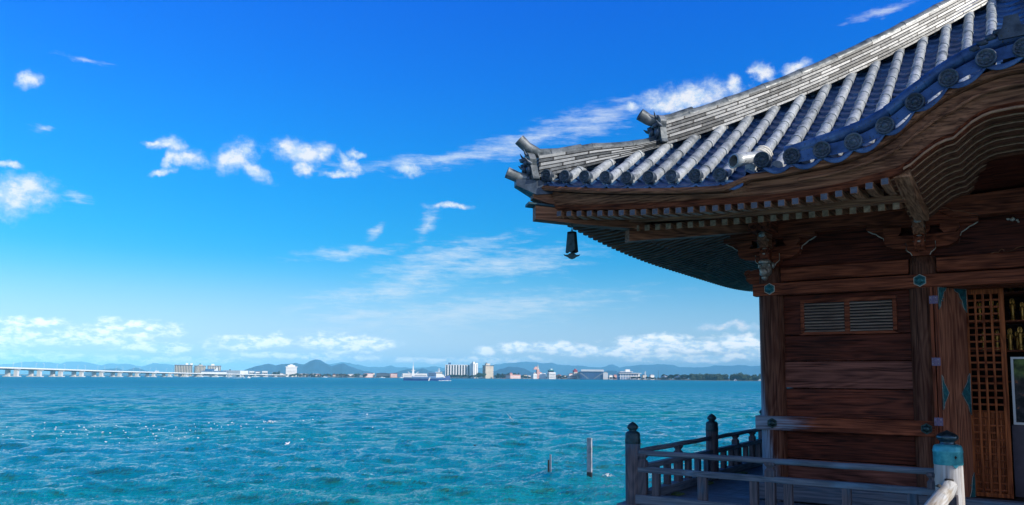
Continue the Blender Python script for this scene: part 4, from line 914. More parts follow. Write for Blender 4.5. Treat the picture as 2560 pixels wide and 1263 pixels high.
mb = MB(); mb.tube([(-w_*1.9, -w_*.5, -.5), (-w_*1.9, -w_*.5, h_*.75)], w_*.8, 8); mb.build('clamped_rod', BLACK, t_, inv=False)

# ------------------------------------------------------------------ gulls
GULL = plain('white_feathers', (.82, .82, .82), .6, 0, .06, 9); GREYW = plain('grey_feathers', (.4, .42, .45), .6)
def gull_mesh(wings=False):
    mb = MB(); L = .36
    prof = [(-.5, .004, .06), (-.42, .02, .05), (-.25, .05, .03), (0, .075, .02), (.2, .07, .03), (.3, .05, .06), (.36, .042, .1), (.4, .045, .13), (.45, .035, .135), (.48, .012, .125), (.53, .006, .118), (.54, .001, .115)]
    mb.loft([[(a*L/.54*.75, b*1.25*math.cos(2*PI*i/12), c*.8+b*1.25*math.sin(2*PI*i/12)+.02) for i in range(12)] for a, b, c in prof], True, True)
    if wings:
        for s in (-1, 1):
            mb.loft([[(x0, s*y, z), (x0-w*.5, s*y, z+.012), (x0-w, s*y, z), (x0-w*.5, s*y, z-.004)] for x0, y, z, w in ((.12, .05, .06, .16), (.16, .2, .14, .15), (.12, .36, .15, .11), (.0, .52, .1, .03))], True, True)
    else:
        for s in (-1, 1): mb.blob((-.06, s*.07, .06), (.17, .03, .04), 3, .08, 1)
    return mb
g6 = [(85,257,.7),(38,356),(148,406),(415,318),(417,375),(568,200),(567,273),(717,258),(705,283),(806,318),(782,371),(724,406),(900,325,.8),(985,348),(1013,245),(1073,261),(1100,290),(1118,357),(1208,249),(1282,243,.7),(1316,320),(1303,332,.8),(1410,335),(1438,245,.8),(1485,237),(1540,315),(1580,303),(1616,263),(1608,328),(1640,396),(1355,452,1.3),(1527,467,1.3),(1787,215),(1868,252,1.2),(1890,280),(1894,309),(1931,286,.7),(1965,240,1.1),(1958,347,1.1),(1996,373),(1985,415,1.1),(2007,477,1.1),(2036,292),(2087,276,.7),(2163,312),(2203,355),(2248,258),(2287,413),(2364,388),(2385,335),(2432,298,.8),(2486,216),(2500,255,.8),(2500,312),(2535,398,1.1)]
g7 = [(213,305),(286,317,1.1),(323,340),(376,358),(245,375),(463,332),(510,300),(535,318,.8),(627,349),(694,320),(830,362,.8),(914,383),(1306,285),(1425,275),(1548,261),(1778,149),(2240,190),(2310,364),(1415,520)]
gl = [(a[0]/5.12, 1020+a[1]/5.12, a[2] if len(a) > 2 else 1) for a in g6] + [(480+a[0]/5.12, 1000+a[1]/5.12, a[2] if len(a) > 2 else 1) for a in g7]
gme = gull_mesh().mesh('gull', GULL); rs = random.Random(3)
for i, (px, py, s) in enumerate(gl):
    c = onwater(px, py+1.5); o = bpy.data.objects.new('gull', gme); COL.objects.link(o); sc = s*c.dot(FW)/F*6.5/.36*.56
    o.location = c + Vector((0, 0, .10)); o.rotation_euler = (0, 0, rs.uniform(0, 6.28)); o.scale = (sc,)*3
    tag(o, 'white gull floating in the scattered flock left of the foam splash' if px < 655 else 'lone white gull floating on open water right of the foam splash', 'gull', 'gulls resting on the lake')
wme = gull_mesh(True).mesh('gull_wings', GULL)
for px, py, s, rz, tilt, lab in ((1274, 1047, 1.3, 2.4, .9, 'white gull flying low over the lake toward the hall'), (717, 1112, 1.2, .4, .3, 'white gull with raised wings landing below the foam splash')):
    c = onwater(px, py+7); d = c.dot(FW); c = c + Vector((0, 0, 9*d/F)); o = bpy.data.objects.new('gull', wme); COL.objects.link(o); o.location = c; o.rotation_euler = (tilt, .5, rz); o.scale = (s*d/F*9/.5,)*3; tag(o, lab, 'gull')
dme = gull_mesh().mesh('duck', BLACK)
for px, py, lab in ((1677, 1052, 'dark duck floating alone near the end of the veranda'), (1187, 1113, 'dark duck floating in open water left of the poles'), (575, 1062, 'dark duck floating among the white gulls')):
    c = onwater(px, py+1); o = bpy.data.objects.new('duck', dme); COL.objects.link(o); o.location = c; o.rotation_euler = (0, 0, 1.+px); o.scale = (c.dot(FW)/F*6/.36,)*3; tag(o, lab, 'duck')

# ------------------------------------------------------------------ far shore
def Dsh(px): return lerp([(0, 2500), (700, 2350), (1300, 2350), (1500, 2200), (1720, 1800), (1908, 1690), (2600, 1500)], px)
LAND = WATER+.8
mb = MB(); rows = []
for px in range(-700, 3300, 20):
    d0 = Dsh(px) if px > 640 else 3200
    rows.append([far(px, d0-6, WATER-.6), far(px, d0+4, WATER+.5), far(px, d0+22, LAND), far(px, d0+400, LAND+.6), far(px, 6000, LAND), far(px, 20000, LAND)])
mb.loft(rows, False, False, True); tag(mb.build('shore_ground', plain('pale_shore_ground', (.2, .17, .11), .9, 0, .5, .05, c2=(.09, .1, .05)), recalc=False), kind='structure')
FOREST = plain('haze_tinted_forest_hill', (.004, .055, .12), .9, 0, .4, .004)  # blue of the distant haze is put into the forest colour
def hill(name, pts, D, depth, seed):
    rs = np.random.default_rng(seed); px = np.arange(pts[0][0], pts[-1][0]+1, 4.); ph = rs.uniform(0, 6, 8); mb = MB(); rows = []
    pf = {a: b for a, b in pts}
    for x in px:
        y = lerp(pts, x); h = max(0, hgt(x, y, D)) + sum(math.sin(x*f+p)*D/F*a for f, p, a in zip((.09, .17, .31, .55), ph, (.5, .4, .3, .2)))*(1 if hgt(x, y, D) > 4*D/F else .3)
        row = []
        for j in range(-6, 7):
            t = j/6; k = max(0, 1-abs(t)**1.3) ; k *= 1+.16*math.sin(x*.06+j*1.7+ph[5])*math.sin(x*.023-j*2.1+ph[6])*(abs(t) > .1)
            row.append(far(x, D+t*depth, LAND-6+k*(h-LAND+6)*(1+t*depth/D if abs(t) < .1 else 1)))
        rows.append(row)
    mb.loft(rows, False, False, True); o = mb.build(name, FOREST, recalc=False); tag(o, kind='structure'); return o
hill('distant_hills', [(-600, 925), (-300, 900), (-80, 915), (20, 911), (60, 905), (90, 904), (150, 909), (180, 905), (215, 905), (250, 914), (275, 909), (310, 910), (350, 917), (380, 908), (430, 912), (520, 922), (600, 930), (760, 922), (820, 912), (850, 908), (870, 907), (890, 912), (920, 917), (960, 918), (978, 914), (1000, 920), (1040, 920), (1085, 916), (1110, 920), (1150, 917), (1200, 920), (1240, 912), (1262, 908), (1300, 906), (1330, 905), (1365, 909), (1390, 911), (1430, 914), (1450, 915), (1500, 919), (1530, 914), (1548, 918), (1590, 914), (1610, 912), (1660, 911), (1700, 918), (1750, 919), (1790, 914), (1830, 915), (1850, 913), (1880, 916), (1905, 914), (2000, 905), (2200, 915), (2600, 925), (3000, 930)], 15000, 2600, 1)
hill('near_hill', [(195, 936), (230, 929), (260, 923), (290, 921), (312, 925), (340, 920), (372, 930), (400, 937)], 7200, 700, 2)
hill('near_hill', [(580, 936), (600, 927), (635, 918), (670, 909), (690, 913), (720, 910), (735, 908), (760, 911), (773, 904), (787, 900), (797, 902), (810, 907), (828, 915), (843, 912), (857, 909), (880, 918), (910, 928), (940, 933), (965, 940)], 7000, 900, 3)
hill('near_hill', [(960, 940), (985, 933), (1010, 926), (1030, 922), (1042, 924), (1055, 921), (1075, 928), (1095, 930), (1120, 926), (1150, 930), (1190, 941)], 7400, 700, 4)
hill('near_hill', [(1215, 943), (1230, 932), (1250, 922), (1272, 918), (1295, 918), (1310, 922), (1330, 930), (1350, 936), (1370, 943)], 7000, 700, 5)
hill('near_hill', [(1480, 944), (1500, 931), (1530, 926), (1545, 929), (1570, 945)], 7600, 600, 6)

CREAM = plain('cream_render', (.62, .55, .45), .8, 0, .08, .1); WHT = plain('white_render', (.8, .79, .76), .7, 0, .05, .1); TAN = plain('tan_render', (.55, .45, .32), .8, 0, .1, .1)
GREYB = plain('grey_cladding', (.32, .35, .37), .6, 0, .1, .1); PINK = plain('pink_render', (.62, .33, .27), .8, 0, .1, .1); BRK = plain('brick_red_render', (.4, .12, .07), .8, 0, .2, .1)
GLASSD = plain('dark_window_glass', (.03, .045, .06), .15, 0, .2, .2); BLUER = plain('blue_roofing', (.04, .12, .28), .5, 0, .2, .1); TEAL = plain('teal_roof', (.05, .22, .22), .6, 0, .2, .1); REDR = plain('red_roof', (.35, .05, .05), .6, 0, .2, .1); SLATEB = plain('dark_roofing', (.07, .09, .12), .6, 0, .2, .1)
def bld(name, label, px0, px1, ytop, D, r, fl, wall, cat='building', ybase=None):
    """corner-on block: px0..px1 on the picture, left face takes the share fl of it; returns (root, a, b, h, z0, maker)"""
    Wd = (px1-px0)*D/F; b = max(fl*Wd/math.sin(R(r)), 3); a = (1-fl)*Wd/math.cos(R(r)); c = far(px0+fl*(px1-px0), D, LAND-.3)
    h = hgt((px0+px1)/2, ytop, D) - c.z
    t = thing(name, label, cat, c, YAW+R(r))
    def put(nm, x0, x1, y0, y1, z0, z1, m, par=None):
        mb = MB(); mb.box((x0, y0, z0), (x1, y1, z1)); o = bpy.data.objects.new(nm, mb.mesh(nm, m)); COL.objects.link(o); o.parent = par or t; return o
    if wall: put('wall', 0, a, 0, b, 0, h, wall)
    return t, a, b, h, put
def rowsof(put, a, b, h, n, m=GLASSD, z0=.12, ztop=.95, side=True, th=.5):
    for j in range(n):
        za = h*(z0+(ztop-z0)*j/n); zb = za + h*(ztop-z0)/n*th
        put('window_band', a*.04, a*.96, -.35, .02, za, zb, m)
        if side: put('window_band', -.35, .02, b*.06, b*.94, za, zb, m)
def colsof(put, a, b, h, n, m=GLASSD, z0=.06, z1=.97, th=.5, nm='window_strip'):
    for j in range(n): put(nm, a*(j+.5-th/2)/n, a*(j+.5+th/2)/n, -.4, .02, h*z0, h*z1, m)
def proof(put_t, a, b, z, hh, over, m, nm='roof', hip=.3):
    mb = MB(); mb.loft([[(-over, -over, z), (a+over, -over, z), (a+over, b+over, z), (-over, b+over, z)], [(a*hip, b*.45, z+hh), (a*(1-hip), b*.45, z+hh), (a*(1-hip), b*.55, z+hh), (a*hip, b*.55, z+hh)]], True, True, False)
    o = bpy.data.objects.new(nm, mb.mesh(nm, m)); COL.objects.link(o); o.parent = put_t; return o
# hotels by the bridge
t, a, b, h, put = bld('hotel', 'wide tan hotel block with vertical stripes behind the long bridge', 431, 473, 912, 2500, 25, .12, TAN)
colsof(put, a, b, h, 11, th=.45); put('cornice', -1, a+1, -1, b+1, h-2.5, h-.3, SLATEB)
for x in (.62, .88): put('roof_box', a*x, a*(x+.14), b*.3, b*.7, h, h+5.5, WHT)
t, a, b, h, put = bld('hotel', 'tan hotel block with a small pointed green roof', 480, 508, 914, 2520, 35, .3, TAN)
colsof(put, a, b, h, 7, th=.4); put('cornice', -1, a+1, -1, b+1, h-2.2, h-.3, SLATEB); put('roof_box', a*.35, a*.75, b*.3, b*.7, h, h+2.5, CREAM); proof(t, a, b, h+2.5, 5, -a*.33, TEAL, 'turret_roof', .48)
t, a, b, h, put = bld('hotel', 'cream hotel block with a rooftop box beside the blue roofed halls', 514, 546, 914, 2540, 30, .18, CREAM)
colsof(put, a, b, h, 8, th=.45); put('cornice', -1, a+1, -1, b+1, h-2.2, h-.3, SLATEB); put('roof_box', a*.25, a*.5, b*.3, b*.6, h, h+5, WHT)
t, a, b, h, put = bld('hall_building', 'low blue roofed hall with a white sail gable below the hotels', 499, 560, 929, 2420, 15, .06, WHT)
put('roof', -2, a+2, -2, b+2, h, h+2, BLUER); put('upper_roof', a*.15, a*.5, b*.1, b*.8, h+2, h+8, BLUER); mb = MB(); mb.prism([(a*.5, h+2), (a*.62, h+12), (a*.66, h+2)], 0, b*.5, lambda p, e, q: Vector((p, e, q))); o = bpy.data.objects.new('white_gable', mb.mesh('white_gable', WHT)); COL.objects.link(o); o.parent = t
rowsof(put, a, b, h, 1, th=.5, side=False)
t, a, b, h, put = bld('warehouse', 'long low grey clad shed behind the bridge', 556, 600, 926, 2480, 12, .05, GREYB); put('roof_box', a*.3, a*.4, b*.2, b*.5, h, h+3, SLATEB); rowsof(put, a, b, h, 1, SLATEB, .3, .8, False, .3)
t, a, b, h, put = bld('warehouse', 'plain white box building at the end of the grey shed', 597, 617, 927, 2440, 30, .15, WHT); put('door', a*.3, a*.6, -.4, .02, 0, h*.4, GLASSD)
for p0, p1, yt, lab in ((620, 634, 928, 'small white house with flat roof nearest the white box building'), (636, 650, 930, 'low white house in the middle of the row by the bridge end'), (652, 667, 928, 'white two storey house at the right end of the bridge row')):
    t, a, b, h, put = bld('shore_house', lab, p0, p1, yt, 2430, 25, .2, WHT); rowsof(put, a, b, h, 2); put('roof', -.6, a+.6, -.6, b+.6, h, h+.8, PINK if p0 == 636 else GREYB)
t, a, b, h, put = bld('hotel', 'square white tower hotel with stepped top below the pointed mountain', 712, 738, 918, 2400, 28, .1, WHT)
rowsof(put, a, b, h, 6, GREYB, th=.35); put('cornice', -2, a+2, -2, b+2, h-.2, h+1.8, WHT); put('upper_storey', a*.15, a*.85, b*.15, b*.85, h+1.8, h+6, WHT); put('roof_box', a*.35, a*.65, b*.35, b*.65, h+6, h+8.5, WHT)
# low town along the shore
rs = random.Random(12)
low = [(676, 708, 934, WHT, 'low white shed at the foot of the bridge'), (742, 768, 935, CREAM, 'long low cream shed right of the white tower hotel'), (772, 800, 935, WHT, 'low white roofed shop among bare trees'), (866, 889, 936, WHT, 'white gabled house behind bare shore trees'), (893, 903, 938, GREYB, 'small grey house left of the pink apartments')]
for p0, p1, yt, m, lab in low:
    t, a, b, h, put = bld('shore_house', lab, p0, p1, yt, Dsh(p0)+40, 20, .15, m); rowsof(put, a, b, h, 1, th=.4, side=False); proof(t, a, b, h, 1.8, .6, GREYB)
t, a, b, h, put = bld('apartment_building', 'pink and cream low apartments on the far shore left of the ship', 906, 934, 934, 2390, 30, .2, PINK); rowsof(put, a, b, h, 3, WHT, th=.5); put('stair_tower', a*.85, a*1.0, -.8, b*.5, 0, h+1.5, CREAM)
t, a, b, h, put = bld('warehouse', 'dark navy roofed boat hall on the shore left of the ship', 938, 973, 934, 2395, 14, .1, SLATEB); proof(t, a, b, h, 2, .8, SLATEB); rowsof(put, a, b, h, 1, GLASSD, .2, .7, False)
t, a, b, h, put = bld('apartment_building', 'orange brick apartments with white balconies beside the navy boat hall', 973, 992, 934, 2385, 25, .15, BRK); rowsof(put, a, b, h, 3, WHT, th=.4)
t, a, b, h, put = bld('apartment_building', 'long white terraced block half hidden behind the ship', 1003, 1066, 934, 2420, 15, .06, WHT); rowsof(put, a, b, h, 2, GREYB, th=.4)
for i, (px, w_, y_, m, lab, g) in enumerate([(x_, rs.uniform(9, 15), rs.uniform(937, 939.5), [WHT, CREAM, GREYB][j_ % 3], ['tiny white', 'tiny cream', 'tiny grey'][j_ % 3]+' house among the bare trees right of the tower hotel', 'tiny houses right of the tower hotel') for j_, x_ in enumerate((752, 786, 804, 816, 829, 842, 855, 878, 897))] + [(x_, rs.uniform(9, 14), rs.uniform(938, 940), [WHT, PINK, CREAM][j_ % 3], ['tiny white', 'tiny pink', 'tiny cream'][j_ % 3]+' house in the shore band on either side of the spired hall', 'tiny houses near the spired hall') for j_, x_ in enumerate((1238, 1252, 1306, 1318, 1392, 1404, 1522, 1533, 1605, 1624))]):
    t, a, b, h, put = bld('small_house', lab, px, px+w_, y_, Dsh(px)+25+9*(i % 4), 22, .2, m); t['group'] = g; proof(t, a, b, h, 2.2, .5, [GREYB, BRK, SLATEB][i % 3]); rowsof(put, a, b, h, 1, th=.45, side=False)
# the big lakeside hotels right of the ship
t, a, b, h, put = bld('hotel', 'big white slab hotel with dark vertical window strips right of the ship', 1112, 1174, 912, 2330, 12, .02, WHT)
colsof(put, a, b, h, 9, th=.5); put('lift_house', a*.12, a*.22, b*.2, b*.6, h, h+6, BLUER); put('podium', -3, a+8, -6, 0.02, 0, 6, SLATEB)
for j in range(0): put('balcony_band', 0, a, -.55, -.38, h*(.08+.082*j), h*(.10+.082*j), WHT)
t, a, b, h, put = bld('hotel', 'slim white tower with a shaded blue side next to the slab hotel', 1175, 1194, 909, 2330, 42, .42, WHT)
colsof(put, a, b, h, 2, GREYB, th=.3); put('roof_box', a*.1, a*.5, b*.2, b*.6, h, h+5, WHT); put('roof_mast', a*.75, a*.83, b*.4, b*.45, h, h+5, SLATEB); put('parapet', a*.55, a, 0, b*.6, h, h+1.8, WHT)
t, a, b, h, put = bld('hotel', 'tan ribbed hotel tower right of the two white hotel buildings', 1206, 1233, 914, 2330, 35, .28, TAN)
rowsof(put, a, b, h, 9, CREAM, .08, .97, False, .45); colsof(put, a, b, h, 0)
for j in range(4): put('window_strip', -.4, .02, b*(j+.3)/4, b*(j+.7)/4, h*.1, h*.95, GLASSD)
put('cornice', -1, a+1, -1, b+1, h-1.6, h+.4, SLATEB); put('roof_box', a*.15, a*.65, b*.2, b*.7, h+.4, h+6, CREAM); put('roof_tank', a*.2, a*.35, b*.3, b*.5, h+6, h+8.5, SLATEB)
t, a, b, h, put = bld('shore_house', 'brick and pink low building with a little roof turret', 1264, 1302, 937, 2300, 35, .3, PINK); rowsof(put, a, b, h, 2, WHT, th=.35); put('turret', a*.0, a*.22, 0, b*.2, h, h+4, PINK); proof(t, a*.22, b*.2, h+4, 2.5, .4, REDR, 'turret_roof', .45)
# fairy-tale style wedding hall: a generic cluster of gabled wings and one spire
t, a, b, h, put = bld('wedding_hall', 'white and pink hall with a tall pointed spire on the far shore', 1328, 1366, 935, 2260, 30, .15, WHT)
rowsof(put, a, b, h, 3, GREYB, th=.35); put('tower', a*.28, a*.46, -.6, b*.4, 0, h*1.9, PINK); proof(t, a*.46, b*.4, h*1.9, h*.55, -a*.02, PINK, 'tower_step', .35)
def cone(par, x, y, z, r, hh, m, nm, n=8):
    mb = MB(); mb.lathe([(r, 0), (r*.8, hh*.25), (.01, hh)], (x, y, z), n, False); o = bpy.data.objects.new(nm, mb.mesh(nm, m)); COL.objects.link(o); o.parent = par
cone(t, a*.37, b*.2, h*1.9, a*.085, h*1.05, CREAM, 'spire'); cone(t, a*.12, b*.2, h, a*.1, h*.35, CREAM, 'turret_roof'); put('wing', a*.5, a*.95, -1.2, b*.8, 0, h*1.15, WHT); proof(t, a, b, h*1.1, h*.3, -a*.2, PINK, 'roof', .35)
t, a, b, h, put = bld('shore_hotel', 'white block with a teal pagoda roof right of the spired hall', 1367, 1390, 931, 2250, 35, .25, WHT)
rowsof(put, a, b, h, 3, GLASSD, th=.35); put('upper_storey', a*.12, a*.75, b*.15, b*.75, h, h+5, GLASSD); proof(t, a*.9, b*.9, h+4.8, 4, .6, TEAL, 'roof', .3); put('roof_box', a*.35, a*.6, b*.3, b*.5, h+8, h+10, WHT)
t, a, b, h, put = bld('shore_hotel', 'white stepped houses with red trim left of the great white hall', 1419, 1441, 936, 2220, 30, .2, WHT); rowsof(put, a, b, h, 2, BRK, th=.4); proof(t, a*.6, b*.6, h, 2.5, .3, BRK)
t, a, b, h, put = bld('pagoda_tower', 'small red stepped tower rising beside the great white hall', 1431, 1446, 931, 2240, 35, .3, CREAM); put('red_storey', a*.1, a*.9, b*.1, b*.9, h, h+5, REDR); proof(t, a, b, h+4.8, 2.5, .8, REDR, 'roof', .35); put('roof_box', a*.3, a*.7, b*.3, b*.7, h+7, h+10, REDR)
t, a, b, h, put = bld('convention_hall', 'great hall with white wavy roof and blue glass front', 1442, 1519, 929, 2200, -8, 0, None)
a = 77*2200/F; b = 40
for nm, x0, x1, y0, y1, z0, z1, m in (('glass_front', a*.1, a*.85, 0, b, 0, h, BLUER), ('side_wing', a*.85, a, -3, b*.6, 0, h*.8, WHT)): put(nm, x0, x1, y0, y1, z0, z1, m)
mb = MB(); mb.prism([(-a*.02, h*.72), (a*.1, h), (a*.1, 0), (a*.02, 0)], 0, b, lambda p, e, q: Vector((p, e, q))); o = bpy.data.objects.new('slanted_end', mb.mesh('slanted_end', SLATEB)); COL.objects.link(o); o.parent = t
mb = MB()
mb.prism([(a*.14, h)] + [(a*(.14+.72*j/24), h+5.2+.7*(j % 2)) for j in range(25)] + [(a*.86, h)], -3, b*.9, lambda p, e, q: Vector((p, e, q))); o = bpy.data.objects.new('wavy_roof', mb.mesh('wavy_roof', WHT)); COL.objects.link(o); o.parent = t
for j in range(12): put('glazing_rib', a*(.13+.06*j), a*(.135+.06*j), -.5, .02, 0, h*.95, GREYB)
for s in (0, 1):
    mb = MB(); x0, x1 = (a*.12, a*.38) if s == 0 else (a*.84, a*.55); mb.tube([(x0, -3, h*.8), (x1, -6, 1)], 1.0, 6); o = bpy.data.objects.new('diagonal_brace', mb.mesh('diagonal_brace', GREYB)); COL.objects.link(o); o.parent = t
mb = MB(); mb.prism([(a*.84, h*.8), (a*.92, h*.98), (a*1.01, h*.8)], -3, b*.6, lambda p, e, q: Vector((p, e, q))); o = bpy.data.objects.new('side_roof', mb.mesh('side_roof', CREAM)); COL.objects.link(o); o.parent = t
t, a, b, h, put = bld('conference_hotel', 'wide low building of stacked white roof discs with a square roof box', 1546, 1599, 934, 2080, 10, .06, BLUER)
colsof(put, a, b, h, 12, WHT, .02, .9, .3, 'column'); put('roof_slab', -4, a+5, -5, b+4, h, h+1.4, WHT); put('upper_storey', a*.06, a*.62, b*.05, b*.8, h+1.4, h+4.2, BLUER); put('upper_slab', a*.0, a*.68, -2, b*.9, h+4.2, h+5.4, WHT); put('roof_box', a*.33, a*.56, b*.2, b*.7, h+5.4, h+11, WHT); put('balcony_slab', -1, a+1, -1.5, b, h*.5, h*.58, WHT); put('side_block', a*.93, a*1.03, -2, b*.5, 0, h*.9, WHT)
for p, yt, lab, m, D_ in ((1613, 928, 'pair of thin white chimneys right of the disc roofed building', WHT, 2000), (1646, 926, 'thin dark mast left of the shed roofs', SLATEB, 1950)):
    c = far(p, D_, LAND); hh = hgt(p, yt, D_)-LAND; t = thing('chimney' if m == WHT else 'mast', lab, 'chimney' if m == WHT else 'mast', c)
    for dx in ((-1.0, 1.0) if m == WHT else (0,)):
        mb = MB(); mb.lathe([(.75 if m == WHT else .45, 0), (.6 if m == WHT else .3, hh*(1 if dx >= 0 else .93))], (dx*RT.x, dx*RT.y, 0), 8); o = bpy.data.objects.new('stack', mb.mesh('stack', m)); COL.objects.link(o); o.parent = t
for p0, p1, lab in ((1655, 1683, 'left of two grey pitched shed roofs before the dark wood'), (1690, 1722, 'right of two grey pitched shed roofs, next to the dark wood')):
    t, a, b, h, put = bld('warehouse', lab, p0, p1, 944, Dsh(p0)+60, 30, .3, SLATEB); proof(t, a, b, h, 5., 1.5, GREYB, 'roof', .12); put('door', a*.3, a*.6, -.4, .02, 0, h*.7, GLASSD)
for p, lab in ((1838, 'white tent at the middle of the dark wood shore'), (1899, 'white tent at the shore close to the corner post')):
    D_ = Dsh(p)+12; t = thing('beach_tent', lab, 'tent', far(p, D_, LAND-.2), YAW); mb = MB(); mb.prism([(-3.2, 0), (0, 4), (3.2, 0)], -3, 3, lambda p_, e, q: Vector((p_, e, q))); o = bpy.data.objects.new('canvas', mb.mesh('canvas', WHT)); COL.objects.link(o); o.parent = t
    mb = MB(); mb.prism([(-1, 0), (0, 2), (1, 0)], -3.1, -2.98, lambda p_, e, q: Vector((p_, e, q))); o = bpy.data.objects.new('opening', mb.mesh('opening', BLACK)); COL.objects.link(o); o.parent = t

# trees on the far shore
def leaf_mat(name, c, c2):
    m = plain(name, c, .8, 0, .4, .9, c2=c2); return m
LG = leaf_mat('dark_green_leaves', (.03, .06, .025), (.06, .1, .035)); LB = leaf_mat('bare_brown_twigs', (.12, .09, .06), (.2, .16, .1)); TR = plain('bark', (.08, .06, .04), .9); LY = leaf_mat('light_green_leaves', (.06, .11, .03), (.12, .17, .05))
def crown(mb, c, r, n, rs, size):
    for _ in range(n):
        d = Vector((rs.gauss(0, 1), rs.gauss(0, 1), rs.gauss(0, 1))).normalized()*(rs.random()**.4); p = Vector(c)+Vector((d.x*r[0], d.y*r[1], d.z*r[2]))
        u = Vector((rs.gauss(0, 1), rs.gauss(0, 1), rs.gauss(0, 1))).normalized(); v = u.orthogonal().normalized(); s = size*rs.uniform(.6, 1.4)
        mb.add([p-u*s-v*s*.6, p+u*s-v*s*.6, p+u*s+v*s*.6, p-u*s+v*s*.6], [(0, 1, 2, 3)])
def tree_proto(kind, m, seed):
    rs = random.Random(seed); t = thing('shore_tree', 'x', 'tree', (0, 0, -500)); mb = MB(); H = 8.
    mb.tube([(0, 0, 0), (.1, .1, H*.4), (.2, 0, H*.75)], [.35, .25, .1], 6)
    for j in range(4): an = j*1.6+rs.random(); mb.tube([(.1, .05, H*(.3+.08*j)), (math.cos(an)*1.6, math.sin(an)*1.6, H*(.55+.08*j))], [.14, .05], 5)
    o = bpy.data.objects.new('trunk', mb.mesh('trunk', TR)); COL.objects.link(o); o.parent = t
    mb = MB()
    if kind == 'tall':
        for j in range(5): crown(mb, (rs.uniform(-.4, .4), rs.uniform(-.4, .4), H*(.35+.15*j)), (1.5-.15*j, 1.5-.15*j, 1.3), 60, rs, .45)
    else:
        for j in range(6): an = j*1.05; crown(mb, (math.cos(an)*1.9, math.sin(an)*1.9, H*.62+rs.uniform(-1, 1.2)), (1.7, 1.7, 1.5), 45, rs, .5)
        crown(mb, (0, 0, H*.8), (2, 2, 1.6), 60, rs, .5)
    o = bpy.data.objects.new('crown', mb.mesh('crown', m, False)); COL.objects.link(o); o.parent = t; return t
protos = {'g': tree_proto('round', LG, 1), 'b': tree_proto('round', LB, 2), 't': tree_proto('tall', LG, 3), 'y': tree_proto('round', LY, 4)}
used = set()
def tree(kind, px, D, hpx, label, group):
    p = protos[kind]; sc = hpx*1.3*D/F/8.5; loc = far(px, D, LAND-.3); rz = rs.uniform(0, 6.28); s3 = (sc*rs.uniform(.9, 1.5), sc*rs.uniform(.9, 1.4), sc)
    if kind in used: o = dup(p, loc, rz, s3, label)
    else: o = p; used.add(kind); o.location = loc; o.rotation_euler = (0, 0, rz); o.scale = s3; o['label'] = label
    o['group'] = group
for i in range(46):
    px = 716+i*4.4+rs.uniform(-2, 2); tree('b' if rs.random() < .72 else 'g', px, Dsh(px)+rs.uniform(12, 60), rs.uniform(4, 8.5), 'bare brown shore tree in the row between the white tower hotel and the pink apartments', 'trees between the tower hotel and the pink apartments')
for i in range(6): px = 682+i*3; tree('t', px, 2390, rs.uniform(8, 11), 'tall dark tree in the clump left of the white tower hotel', 'tall trees left of the tower hotel')
for i in range(22):
    px = 1122+i*3.6+rs.uniform(-1, 1); tree('g', px, 2290+rs.uniform(0, 20), rs.uniform(4, 8), 'dark low tree along the foot of the white slab hotel', 'trees at the foot of the slab hotel')
for i in range(6): px = 1197+i*2.6; tree('y', px, 2300+rs.uniform(0, 20), rs.uniform(8, 13), 'light green tree between the slim tower and the tan hotel', 'green trees beside the tan hotel')
for i in range(40):
    px = 1222+i*5.4+rs.uniform(-2, 2)
    if 1442 < px < 1515: continue
    tree('b' if rs.random() < .55 else 'g', px, Dsh(px)+rs.uniform(10, 40), rs.uniform(4, 9), 'small shore tree in the band below the spired hall and its neighbours', 'trees below the spired hall')
for i in range(14): px = 1244+i*4; tree('t', px, 2330, rs.uniform(8, 11), 'thin dark tree in the row of pointed trees behind the brick building', 'pointed trees behind the brick building')
for i in range(34): px = 1500+i*6.6+rs.uniform(-2, 2); tree('b' if rs.random() < .5 else 'g', px, Dsh(px)+rs.uniform(8, 35), rs.uniform(3.5, 7), 'low shore tree in the band before the disc roofed building and sheds', 'trees before the disc roofed building')
for i in range(12): px = 1660+i*6+rs.uniform(-2, 2); tree('g', px, Dsh(px)+90, rs.uniform(9, 13), 'dark tree standing behind the two grey shed roofs', 'trees behind the shed roofs')
mb = MB(); rw = random.Random(8)
for i in range(150):
    px = rw.uniform(1728, 2300); D_ = Dsh(px)+rw.uniform(15, 120); hh = (lerp([(1728, 15), (1800, 15), (1835, 14), (1848, 20), (1862, 14), (1895, 14), (1908, 19), (2300, 16)], px)+rw.uniform(-2, 2))*D_/F; c = far(px, D_, LAND)
    crown(mb, c+Vector((0, 0, hh*.6)), (6, 6, hh*.42), 150, rw, 1.1); crown(mb, c+Vector((0, 0, hh*.25)), (6.5, 6.5, hh*.3), 60, rw, 1.2)
tag(mb.build('dark_wood', LG, recalc=False), 'dark evergreen wood along the shore beside the corner post', 'wood', kind='stuff')

